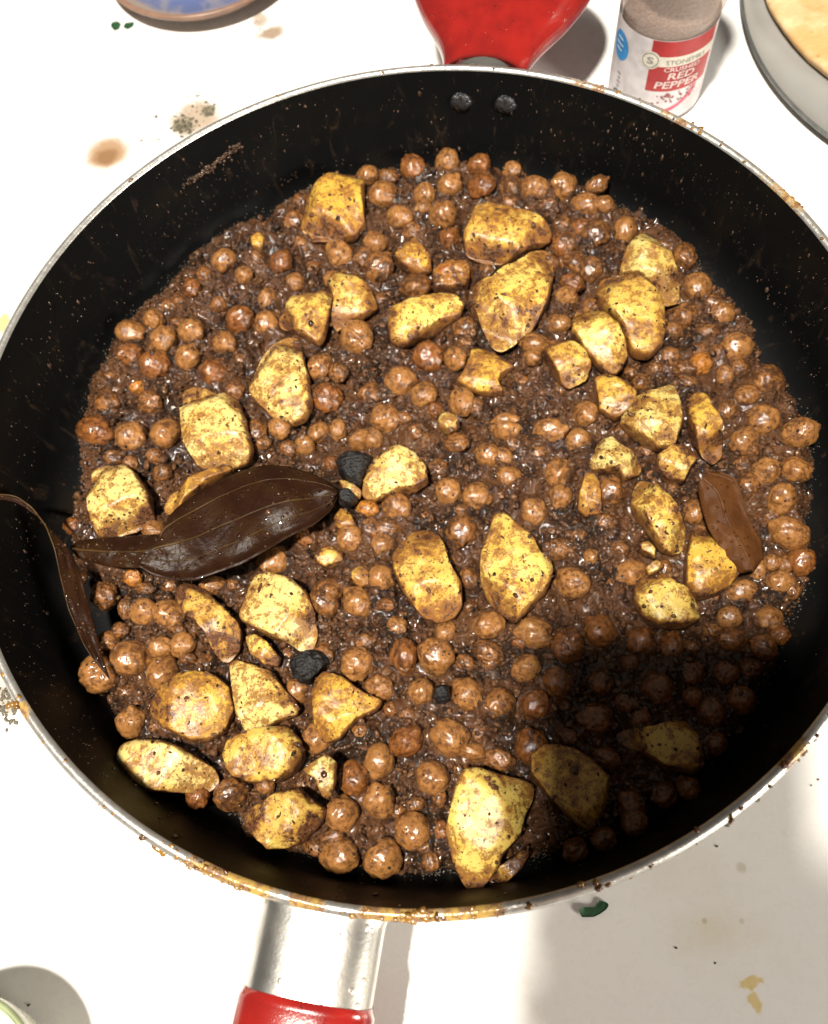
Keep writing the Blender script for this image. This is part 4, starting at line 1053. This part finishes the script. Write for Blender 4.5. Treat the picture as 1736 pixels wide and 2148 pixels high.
# ------------------------------------------------------------------ residue on the pan wall and rim
rr_ = random.Random(21)
V, F = [], []
def blob(V, F, p, rad, rng, flat=(1, 1, 1)):
    bv, bf = ico(1); b0 = len(V)
    R3 = Euler((rng.uniform(0, 6), rng.uniform(0, 6), rng.uniform(0, 6))).to_matrix()
    for v in bv:
        k = rad * rng.uniform(0.7, 1.25); w = R3 @ Vector(v)
        V.append((p[0] + w.x * k * flat[0], p[1] + w.y * k * flat[1], p[2] + w.z * k * flat[2]))
    F.extend([tuple(b0 + int(i) for i in f) for f in bf])
k = 0
while k < 1500:
    a = rr_.uniform(-0.5, math.pi + 0.9) if rr_.random() < 0.85 else rr_.uniform(-math.pi, math.pi)
    z = -0.003 - 0.036 * rr_.random() ** 0.9
    if mnoise.noise(Vector((a * 3.2, z * 120, 1.5))) < rr_.uniform(-0.45, 0.5): continue
    r = wallR(z) - 0.0001
    s = 0.00024 * math.exp(rr_.gauss(0, 0.6))
    s = min(s, 0.0012); e_ = rr_.uniform(1, 2.2)
    blob(V, F, (r * math.cos(a), r * math.sin(a), z), s, rr_, (1 - 0.6 * abs(math.cos(a)), 1 - 0.6 * abs(math.sin(a)), e_)); k += 1
# smeared streak of paste on the upper left of the wall
for i in range(150):
    t = i / 149; px = 385 + 118 * t + rr_.gauss(0, 3.2); py = 392 - 86 * t + rr_.gauss(0, 3.2); z = -0.030
    for _ in range(12):
        P = at(px, py, z); rp_ = math.hypot(P[0], P[1]); e_ = rp_ - wallR(z)
        z += 0.45 * e_ if True else 0
        z = max(-0.040, min(-0.003, z))
    blob(V, F, (P[0] * 0.999, P[1] * 0.999, z), rr_.uniform(0.0004, 0.0014), rr_, (0.7, 0.35, 0.8))
tr = NT('burnt_residue'); cr_ = tr.coords(rand=False)
M_RES = tr.done(tr.mix(tr.ramp(tr.noise(cr_, 60, 2), 0.4, 0.6), (0.022, 0.013, 0.008), (0.075, 0.045, 0.030)), 0.22, 0, tr.bump(tr.noise(cr_, 1500, 2), 0.5, 0.0004))
o = P0('dried_splatter', mesh_from('dried_splatter', V, F), M_RES); o['kind'] = 'stuff'
V, F = [], []; k = 0
def rim_angle(px, py):
    P = at(px, py, 0.0012); return math.atan2(P[1], P[0])
hot = [(rim_angle(300, 1710), 0.05, 14), (rim_angle(430, 1800), 0.07, 120), (rim_angle(830, 1920), 0.05, 90), (rim_angle(1000, 1905), 0.06, 40), (rim_angle(1350, 1770), 0.08, 20), (rim_angle(1640, 1520), 0.06, 24),
       (rim_angle(1150, 150), 0.2, 30), (rim_angle(1450, 260), 0.2, 40), (rim_angle(1650, 410), 0.12, 30), (rim_angle(500, 230), 0.25, 12), (rim_angle(900, 138), 0.12, 12), (rim_angle(30, 1470), 0.08, 20)]
for a0, sd, n in hot:
    for _ in range(n // 2):
        a = a0 + rr_.gauss(0, sd); r = R_IN + 0.0004 + (R_OUT - R_IN - 0.0004) * rr_.random() ** 0.8
        s = 0.00034 * math.exp(rr_.gauss(0, 0.5))
        blob(V, F, (r * math.cos(a), r * math.sin(a), 0.0011 - (0.0008 if r > R_OUT - 0.0006 else 0)), min(s, 0.0008), rr_, (1.6, 1.6, 0.25))
for (px, py, s) in ((1220, 1853, 0.001), (1647, 1605, 0.0013), (1615, 1650, 0.0007), (1252, 1858, 0.0012), (1530, 1720, 0.001), (24, 1478, 0.0014)):
    P = at(px, py, 0.001); a = math.atan2(P[1], P[0]); r = min(R_OUT - 0.0003, max(R_IN + 0.0006, math.hypot(P[0], P[1])))
    for _ in range(5): blob(V, F, (r * math.cos(a) + rr_.gauss(0, s * 0.5), r * math.sin(a) + rr_.gauss(0, s * 0.5), 0.0011), s * rr_.uniform(0.4, 0.9), rr_, (1, 1, 0.4))
tg = NT('burnt_oil'); cg = tg.coords(rand=False)
M_OIL = tg.done(tg.mix(tg.ramp(tg.noise(cg, 90, 2), 0.42, 0.6), (0.24, 0.12, 0.018), (0.08, 0.030, 0.008)), 0.25, 0, None, spec=0.7)
o = P0('burnt_oil_crust', mesh_from('burnt_oil_crust', V, F), M_OIL); o['kind'] = 'stuff'

# ------------------------------------------------------------------ spice jar
JX, JY, JR = 0.144, 0.168, 0.021
jar = empty('spice_jar', (JX, JY, ZC))
tag(jar, 'clear plastic spice jar of crushed red pepper standing behind the pan', 'spice jar')
tj = NT('jar_plastic'); cj = tj.coords(rand=False)
M_JAR = tj.done((0.46, 0.38, 0.34), 0.14, 0, None)
_tr = tj.n("ShaderNodeBsdfTransparent"); _tr.inputs[0].default_value = (0.96, 0.95, 0.94, 1)
_mx = tj.n("ShaderNodeMixShader"); _lw = tj.n("ShaderNodeLayerWeight"); _lw.inputs[0].default_value = 0.35
tj.L(tj.ramp(_lw.outputs['Facing'], 0.0, 1.0, 0.18, 0.6), _mx.inputs[0]); tj.L(_tr.outputs[0], _mx.inputs[1]); tj.L(tj.b.outputs[0], _mx.inputs[2])
tj.L(_mx.outputs[0], tj.out.inputs[0])
jp = [(0.0001, 0.0004), (0.018, 0.0004), (0.0200, 0.0010), (JR - 0.0002, 0.0030), (JR - 0.0002, 0.0468), (JR + 0.0004, 0.0478), (JR + 0.0009, 0.0495), (JR + 0.0004, 0.0512),
      (JR - 0.0002, 0.0522), (JR - 0.0002, 0.068), (0.0195, 0.073), (0.0165, 0.077), (0.0160, 0.080),
      (0.0150, 0.080), (0.0152, 0.0765), (0.0182, 0.0725), (JR - 0.0016, 0.068), (JR - 0.0016, 0.003), (0.0001, 0.0022)]
obj('jar_body', lathe('jar_body', jp, 96), M_JAR, jar)
tc = NT('pepper_flakes'); cc = tc.coords(rand=False); v = tc.voro(cc, 520); n_c = tc.noise(cc, 700, 3)
colc = tc.mix(tc.ramp(n_c, 0.4, 0.6), (0.24, 0.17, 0.14), (0.36, 0.27, 0.23))
M_PEP = tc.done(colc, 0.6, 0, tc.bump(v.outputs['Distance'], 0.9, 0.001))
obj('crushed_pepper', lathe('crushed_pepper', [(0.0001, 0.0026), (JR - 0.00175, 0.0034), (JR - 0.00175, 0.0400), (JR - 0.004, 0.0415), (0.0001, 0.0410)], 72), M_PEP, jar)
M_LID = mat_plain('jar_lid', (0.75, 0.73, 0.70), 0.35)
obj('jar_lid', lathe('jar_lid', [(0.0165, 0.0775), (0.0195, 0.0778), (0.0198, 0.079), (0.0198, 0.094), (0.0190, 0.0955), (0.0001, 0.0957)], 72), M_LID, jar)
def cyl_patch(name, poly_or_rect, r, mat, parent, nphi=40):
    p0, p1, h0, h1 = poly_or_rect
    V = []
    for i in range(nphi + 1):
        p = p0 + (p1 - p0) * i / nphi
        for h in (h0, h1): V.append((r * math.cos(p), r * math.sin(p), h))
    return obj(name, mesh_from(name, V, [f[::-1] for f in grid_faces(nphi + 1, 2)] if False else grid_faces(nphi + 1, 2)), mat, parent)
def cyl_disc(name, pc, hc, rx, ry, r, mat, parent, inner=0.0, n=40, a0=0, a1=2 * math.pi, rot=0.0):
    V = []; m = n + 1
    for i in range(m):
        a = a0 + (a1 - a0) * i / n
        for f in (inner, (inner + 1) / 2, 1.0):
            x = rx * f * math.cos(a); y = ry * f * math.sin(a)
            x, y = x * math.cos(rot) - y * math.sin(rot), x * math.sin(rot) + y * math.cos(rot)
            p = pc + x / JR; V.append((r * math.cos(p), r * math.sin(p), hc + y))
    return obj(name, mesh_from(name, V, grid_faces(m, 3)), mat, parent)
PAPER = mat_plain('label_paper', (0.50, 0.47, 0.48), 0.45)
PRED = mat_plain('label_red', (0.30, 0.022, 0.024), 0.4)
PCREAM = mat_plain('label_cream', (0.52, 0.49, 0.43), 0.4)
PBLUE = mat_plain('label_blue', (0.02, 0.22, 0.52), 0.4)
PGREY = mat_plain('label_grey_ink', (0.22, 0.21, 0.17), 0.5)
PPINK = mat_plain('label_pink', (0.55, 0.08, 0.13), 0.4)
PTXT = mat_plain('label_white_ink', (0.55, 0.40, 0.38), 0.45)
PDARK = mat_plain('label_dark_ink', (0.08, 0.07, 0.07), 0.5)
lab = cyl_patch('jar_label', (-3.9, 0.9, 0.0025, 0.0436), JR, PAPER, jar, 90)
cyl_patch('label_seam', (-2.70, -2.675, 0.0025, 0.0436), JR + 0.00008, mat_plain('seam', (0.50, 0.47, 0.46), 0.5), lab, 2)
cyl_patch('red_panel', (-2.215, -0.80, 0.0360, 0.0434), JR + 0.0001, PRED, lab)
cyl_patch('red_panel', (-2.20, -0.80, 0.0186, 0.0312), JR + 0.0001, PRED, lab)
cyl_patch('name_band', (-2.10, -0.80, 0.0312, 0.0360), JR + 0.0001, PCREAM, lab)
cyl_disc('emblem', -2.205, 0.0338, 0.0043, 0.0043, JR + 0.0002, PCREAM, lab)
cyl_disc('emblem_ring', -2.205, 0.0338, 0.0036, 0.0036, JR + 0.0003, PGREY, lab, inner=0.88)
cyl_disc('blue_seal', -3.0, 0.0322, 0.0058, 0.0066, JR + 0.0001, PBLUE, lab)
# the pepper picture: a red rounded dish edge with scattered flakes above it
cyl_disc('dish_picture', -2.05, 0.0235, 0.0225, 0.0175, JR + 0.00012, PPINK, lab, inner=0.90, a0=-1.45, a1=-0.35)
fk = random.Random(3)
Vp, Fp = [], []
for i in range(46):
    u = fk.random(); p = -2.0 + 0.95 * u; h = 0.0175 - 0.0052 * fk.random() + 0.001 * (u - 0.5)
    s = fk.uniform(0.0002, 0.0006); b0 = len(Vp)
    for kx in range(5):
        a = kx * 1.256 + fk.uniform(-0.3, 0.3); q_ = p + s * math.cos(a) * 1.4 / JR
        Vp.append(((JR + 0.00018) * math.cos(q_), (JR + 0.00018) * math.sin(q_), h + s * math.sin(a)))
    Fp.append(tuple(range(b0, b0 + 5)))
o = obj('printed_flakes', mesh_from('printed_flakes', Vp, Fp, False), PPINK if False else mat_plain('flake_ink', (0.22, 0.06, 0.06), 0.5), lab); o['kind'] = 'stuff'
def cyl_text(s, p_l, p_r, h, height, mat, parent, name='lettering', slant=0.0, bold=0.0, tilt=0.0, vertical=False):
    cu = bpy.data.curves.new('t', 'FONT'); cu.body = s; cu.size = 1; cu.resolution_u = 3; cu.offset = bold
    to = bpy.data.objects.new('t', cu); COL.objects.link(to); bpy.context.view_layer.update()
    me = bpy.data.meshes.new_from_object(to.evaluated_get(bpy.context.evaluated_depsgraph_get()))
    bpy.data.objects.remove(to)
    bm = bmesh.new(); bm.from_mesh(me); bmesh.ops.triangulate(bm, faces=bm.faces)
    bmesh.ops.subdivide_edges(bm, edges=[e for e in bm.edges if e.calc_length() > 0.25], cuts=1)
    xs = [v.co.x for v in bm.verts]; ys = [v.co.y for v in bm.verts]
    x0, x1, y0, y1 = min(xs), max(xs), min(ys), max(ys)
    for v in bm.verts:
        u = (v.co.x - x0) / (x1 - x0); w = (v.co.y - y0) / (y1 - y0)
        if vertical:
            p = p_l + (p_r - p_l) * w; hh = h + height * (1 - u)
        else:
            p = p_l + (p_r - p_l) * u + slant * w * height / JR; hh = h + w * height + tilt * u
        v.co = ((JR + 0.00035) * math.cos(p), (JR + 0.00035) * math.sin(p), hh)
    bm.to_mesh(me); bm.free()
    return obj(name, me, mat, parent)
cyl_text('S', -2.275, -2.135, 0.0322, 0.0032, PGREY, lab, bold=0.02)
cyl_text('STONEMILL', -1.88, -1.02, 0.0323, 0.0022, PGREY, lab)
cyl_text('CRUSHED', -1.90, -1.14, 0.0288, 0.0022, PTXT, lab, bold=0.02)
cyl_text('RED', -1.80, -1.24, 0.0248, 0.0034, PTXT, lab, bold=0.025, slant=0.15)
cyl_text('PEPPER', -2.03, -1.06, 0.0203, 0.0036, PTXT, lab, bold=0.025, slant=0.15)
cyl_text('NON GMO', -3.13, -2.90, 0.0318, 0.0022, PTXT, lab, name='seal_lettering') if False else None
cyl_text('no', -3.07, -2.88, 0.0338, 0.0020, PTXT, lab, name='seal_lettering', bold=0.02) if False else None
for i, (hh, w) in enumerate(((0.0352, 0.20), (0.0325, 0.26), (0.0300, 0.20))):
    cyl_patch('seal_line', (-3.02 - w / 2, -3.02 + w / 2, hh, hh + 0.0009), JR + 0.0003, mat_plain('seal_ink', (0.45, 0.60, 0.72), 0.5) if i == 0 else bpy.data.materials['seal_ink'], lab, 8)
cyl_text('1.5 oz', -2.93, -2.85, 0.0150, 0.0075, PDARK, lab, name='side_lettering', vertical=True) if False else None
for i in range(6):
    cyl_patch('side_print', (-2.95 + 0.02 * (i % 2), -2.84, 0.0195 - 0.0022 * i, 0.0200 - 0.0022 * i), JR + 0.0002, PDARK, lab, 4)
cyl_disc('side_mark', -2.92, 0.0125 - 0.004, 0.0022, 0.0025, JR + 0.00015, PDARK, lab, inner=0.6)

# ------------------------------------------------------------------ metal tray with flatbread
tx, ty, trr = 0.316, 0.168, 0.1235
tray = empty('metal_tray', (tx, ty, ZC))
tag(tray, 'round grey metal tray at the top right corner under bread', 'tray')
M_TRAY = mat_plain('tray_metal', (0.34, 0.34, 0.33), 0.36, 0.25, 0.05, 60)
tp = [(0.0001, 0.0015), (trr - 0.012, 0.0015), (trr - 0.006, 0.0022), (trr - 0.0022, 0.0052), (trr - 0.001, 0.0060)]
obj('tray_plate', lathe('tray_plate', tp, 160), M_TRAY, tray)
obj('tray_edge', lathe('tray_edge', [(trr - 0.001, 0.0060), (trr, 0.0063), (trr + 0.0005, 0.0055), (trr, 0.0045), (trr - 0.004, 0.0012), (trr - 0.010, 0.0004)], 160),
    mat_plain('tray_edge_metal', (0.16, 0.165, 0.16), 0.35, 0.6), tray)
bx_, by_, br_ = 0.310, 0.1895, 0.1015
tbm = NT('flatbread_crust'); cb2 = tbm.coords(rand=False)
b1 = tbm.noise(cb2, 45, 4); b2 = tbm.noise(cb2, 300, 4)
cbr = tbm.mix(tbm.ramp(b1, 0.35, 0.65), (0.62, 0.47, 0.27), (0.50, 0.30, 0.12))
cbr = tbm.mix(tbm.ramp(b2, 0.62, 0.75, 0, 0.6), cbr, (0.26, 0.11, 0.03))
M_BREAD = tbm.done(cbr, 0.65, 0, tbm.bump(tbm.math('ADD', b1, b2), 0.5, 0.0015))
nr, na = 40, 220; V = []
for i in range(na):
    a = 2 * math.pi * i / na
    R_ = br_ * (1 + 0.006 * math.sin(5 * a) + 0.008 * mnoise.noise(Vector((math.cos(a) * 3, math.sin(a) * 3, 0))))
    for j in range(nr):
        t = j / (nr - 1); r = R_ * min(1, t / 0.88) if t < 0.88 else R_ * (1 - 0.03 * ((t - 0.88) / 0.12) ** 2)
        z = 0.0075 + 0.0015 * math.sqrt(max(0, 1 - (r / R_) ** 6)) if t < 0.88 else 0.0075 - 0.0055 * (t - 0.88) / 0.12
        x, y = r * math.cos(a), r * math.sin(a)
        z += 0.0012 * mnoise.noise(Vector((x * 45, y * 45, 1))) + 0.0005 * mnoise.noise(Vector((x * 160, y * 160, 5)))
        V.append((x, y, z))
o = obj('flatbread', mesh_from('flatbread', V, grid_faces(na, nr, True)), M_BREAD, loc=(bx_, by_, ZC))
tag(o, 'round golden flatbread lying on the grey metal tray', 'bread')

# ------------------------------------------------------------------ blue glazed dish, top left
dish = empty('ceramic_dish', (-0.0530, 0.3235, ZC))
tag(dish, 'small brown rimmed ceramic dish with blue glaze at top left', 'dish')
td = NT('dish_glaze'); cd = td.coords(rand=False)
d1 = td.noise(cd, 60, 4, 0.6, 0.5); sp = td.n("ShaderNodeSeparateXYZ"); td.L(cd, sp.inputs[0])
rad = td.math('SQRT', td.math('ADD', td.math('POWER', sp.outputs['X'], 2), td.math('POWER', td.math('ADD', sp.outputs['Y'], 0.0), 2)))
radn = td.math('ADD', rad, td.math('MULTIPLY', td.math('SUBTRACT', d1, 0.5), 0.012))
cdn = td.mix(td.ramp(radn, 0.0450, 0.0405), (0.30, 0.24, 0.20), td.mix(td.ramp(d1, 0.4, 0.6), (0.10, 0.13, 0.28), (0.20, 0.20, 0.26)))
M_DISH = td.done(cdn, 0.2, 0, None, coat=0.5)
DR = 0.0540
obj('dish_bowl', lathe('dish_bowl', [(0.0001, 0.003), (0.030, 0.003), (0.043, 0.0045), (0.050, 0.009), (DR - 0.0012, 0.0112), (DR - 0.0006, 0.0112)], 120), M_DISH, dish)
obj('dish_rim', lathe('dish_rim', [(DR - 0.0026, 0.0114), (DR - 0.0006, 0.0118), (DR, 0.0108), (DR - 0.001, 0.009), (0.046, 0.003), (0.030, 0.0003), (0.0001, 0.0003)], 120),
    mat_plain('dish_rim_glaze', (0.22, 0.13, 0.09), 0.35), dish)

# ------------------------------------------------------------------ bowl at the lower left corner
bh = 0.030
Pb = at(12, 2150, ZC + bh)
bowl = empty('small_bowl', (-0.1750, -0.1700, ZC))
tag(bowl, 'pale green edged bowl cut off at the lower left corner', 'bowl')
M_BOWL = mat_plain('bowl_glaze', (0.62, 0.62, 0.50), 0.25, coat=0.4)
BRr = 0.026
obj('bowl_wall', lathe('bowl_wall', [(0.0001, 0.003), (0.012, 0.0035), (0.019, 0.010), (BRr - 0.0025, 0.024), (BRr - 0.001, bh), (BRr, bh + 0.0004), (BRr + 0.0006, bh - 0.0004), (BRr - 0.001, 0.022), (0.020, 0.008), (0.014, 0.001), (0.0001, 0.0008)], 100), M_BOWL, bowl)
obj('bowl_rim', lathe('bowl_rim', [(BRr - 0.0011, bh + 0.0001), (BRr - 0.0002, bh + 0.0009), (BRr + 0.0009, bh + 0.0002), (BRr + 0.0007, bh - 0.0006)], 100), mat_plain('bowl_rim_glaze', (0.26, 0.30, 0.16), 0.3), bowl)

# ------------------------------------------------------------------ herb bits and crumbs on the counter
th_ = NT('herb'); ch_ = th_.coords(rand=False)
M_HERB = th_.done(th_.mix(th_.ramp(th_.noise(ch_, 500, 3), 0.4, 0.6), (0.012, 0.055, 0.022), (0.022, 0.085, 0.035)), 0.5, 0, th_.bump(th_.noise(ch_, 900, 2), 0.5, 0.0004))
M_CR = mat_plain('crumb_dark', (0.13, 0.115, 0.08), 0.6, 0, 0.4, 900)
def flat_bit(name, pts, mat, label, cat, thick=0.0005, curl=0.001, group=None):
    W = np.array([at(x, y, ZC)[:2] for x, y in pts]); c = W.mean(0); n = len(W)
    # fan of rings so that the bit can curl
    V = []; rings = (0.0, 0.35, 0.7, 1.0)
    dense = resample([tuple(p) for p in np.vstack([W, W[:1]])], 40)[:-1]
    m = len(dense)
    for lay in (1, 0):
        for f in rings:
            for p in dense:
                q_ = c + (p - c) * f
                cz = curl * ((q_[0] - c[0]) / 0.005) ** 2 * 0.5
                V.append((q_[0] - c[0], q_[1] - c[1], 0.0003 + lay * thick + min(cz, 0.003)))
    F = []; k = len(rings)
    for lay in range(2):
        for j in range(k - 1):
            for i in range(m):
                a = (lay * k + j) * m + i; b = (lay * k + j) * m + (i + 1) % m; f_ = (a, b, b + m, a + m)
                F.append(f_[::-1] if lay == 0 else f_)
    for i in range(m):
        a = (k - 1) * m + i; b = (k - 1) * m + (i + 1) % m
        F.append((a, b, b + k * m, a + k * m))
    o = obj(name, mesh_from(name, V, F), mat, loc=(c[0], c[1], ZC))
    return tag(o, label, cat, group)
flat_bit('herb_leaf', [tl('I', *p) for p in ((160,1680),(185,1670),(230,1675),(268,1670),(268,1640),(290,1628),(330,1640),(347,1655),(335,1680),(300,1710),(250,1735),(165,1736))], M_HERB,
         'torn dark green herb leaf on the counter below the pan', 'herb bit', group='herb bits on the counter')
flat_bit('herb_leaf', [(233,58),(236,50),(246,47),(254,52),(250,62),(240,66)], M_HERB, 'left of two tiny green herb bits near the ceramic dish', 'herb bit', group='herb bits on the counter')
flat_bit('herb_leaf', [(260,60),(264,51),(282,49),(279,57),(268,63)], M_HERB, 'right of two tiny green herb bits near the ceramic dish', 'herb bit', group='herb bits on the counter')
cr = random.Random(31)
V, F = [], []
def crumbs(cx, cy, sx, sy, n, smin, smax):
    for _ in range(n):
        px = cx + cr.gauss(0, sx); py = cy + cr.gauss(0, sy); s = cr.uniform(smin, smax)
        P = at(px, py, ZC)
        if math.hypot(P[0], P[1]) < 0.14: continue
        blob(V, F, (P[0], P[1], ZC + s * 0.25), s, cr, (1, 1, 0.18))
crumbs(382, 262, 14, 13, 60, 0.0003, 0.0011)
crumbs(436, 232, 8, 8, 26, 0.0003, 0.0010)
crumbs(420, 202, 22, 3, 16, 0.0002, 0.0006)
crumbs(405, 240, 26, 24, 40, 0.0002, 0.0005)
crumbs(300, 296, 9, 1.2, 12, 0.0002, 0.0005); crumbs(330, 294, 10, 1, 14, 0.0002, 0.0004)
crumbs(545, 60, 12, 12, 16, 0.0002, 0.0005); crumbs(12, 1475, 14, 22, 70, 0.0003, 0.001)
for (x, y, s) in ((1587, 1678, 0.0008), (1524, 1728, 0.0009), (1535, 1712, 0.0007), (1715, 1635, 0.0004), (1700, 1647, 0.0003), (1503, 1775, 0.0004), (1418, 1988, 0.0004), (1500, 2020, 0.0003), (60, 2108, 0.0005)):
    P = at(x, y, ZC); blob(V, F, (P[0], P[1], ZC + s * 0.3), s, cr, (1.3, 1, 0.5))
o = obj('crumbs', mesh_from('crumbs', V, F), M_CR)
tag(o, 'dark crumbs and burnt specks scattered on the white counter', 'crumbs', kind='stuff')

# ------------------------------------------------------------------ the phone that took the picture, and the hand that holds it: they cast the big shadow
def cp(r, u, b): return CAM_POS + _r * r + _u * u - _f * b      # b: towards the photographer
ph = empty('phone', tuple(cp(0, -0.05, 0.006)))
tag(ph, 'dark smartphone held above the pan, its shadow falls lower right', 'phone')
M_PH = mat_plain('phone_case', (0.02, 0.02, 0.022), 0.4)
V = []; n = 48; inv = np.array(cp(0, -0.05, 0.006))
for b, k in ((0.0025, 0.975), (0.0035, 1), (0.0095, 1), (0.0105, 0.975)):
    for i in range(n):
        a = 2 * math.pi * i / n; ct, st = math.cos(a), math.sin(a)
        x = 0.0405 * k * math.copysign(abs(ct) ** 0.22, ct); y = -0.0545 + 0.0755 * k * math.copysign(abs(st) ** 0.22, st)
        V.append(cp(x, y, b) - inv)
F = grid_faces(4, n, False, True) + [tuple(range(n))[::-1], tuple(range(3 * n, 4 * n))]
obj('phone_body', mesh_from('phone_body', V, F, False), M_PH, ph)
def skin_body(name, chains, mat, loc=(0, 0, 0)):
    verts, edges, rads = [], [], []
    def addv(p, r): verts.append(tuple(p)); rads.append(r); return len(verts) - 1
    ids = {}
    for ch in chains:
        prev = None
        for key, p, r in ch:
            if key in ids: i = ids[key]
            else:
                i = addv(p, r)
                if key: ids[key] = i
            if prev is not None: edges.append((prev, i))
            prev = i
    m = bpy.data.meshes.new(name); m.from_pydata(verts, edges, []); m.update()
    o = bpy.data.objects.new(name, m); COL.objects.link(o); m.materials.append(mat)
    md = o.modifiers.new('skin', 'SKIN')
    for i, r in enumerate(rads): m.skin_vertices[0].data[i].radius = (r, r)
    m.skin_vertices[0].data[0].use_root = True
    md.use_smooth_shade = True
    sb = o.modifiers.new('sub', 'SUBSURF'); sb.levels = 2; sb.render_levels = 2
    return o
ts = NT('skin'); cs_ = ts.coords(rand=False)
M_SKIN = ts.done(ts.mix(ts.ramp(ts.noise(cs_, 200, 3), 0.4, 0.6), (0.42, 0.22, 0.14), (0.48, 0.27, 0.18)), 0.5, 0, ts.bump(ts.noise(cs_, 900, 3), 0.2, 0.0003))
ch = [[('palm', cp(0.050, -0.105, 0.004), 0.017), ('wrist', cp(0.060, -0.155, 0.008), 0.019), (None, cp(0.085, -0.23, 0.02), 0.027), (None, cp(0.12, -0.33, 0.05), 0.036)]]
for i, (u0, ln) in enumerate(((-0.068, 0.94), (-0.087, 1.0), (-0.106, 0.96), (-0.124, 0.85))):
    ch.append([('palm', None, None), (None, cp(0.051, u0 - 0.004, -0.004), 0.0098), (None, cp(0.032, u0, -0.0105), 0.0088), (None, cp(0.0 - 0.006 * ln, u0 + 0.002, -0.0105), 0.0082),
               (None, cp(-0.036 * ln, u0 + 0.003, -0.0085), 0.0078), (None, cp(-0.0425 * ln, u0 + 0.003, 0.003), 0.0070)])
ch.append([('palm', None, None), (None, cp(0.052, -0.085, 0.012), 0.0115), (None, cp(0.050, -0.062, 0.015), 0.0098), (None, cp(0.043, -0.040, 0.0165), 0.0085)])
hand = skin_body('person', ch, M_SKIN)
tag(hand, 'bare right hand and forearm holding the phone above the pan', 'hand')
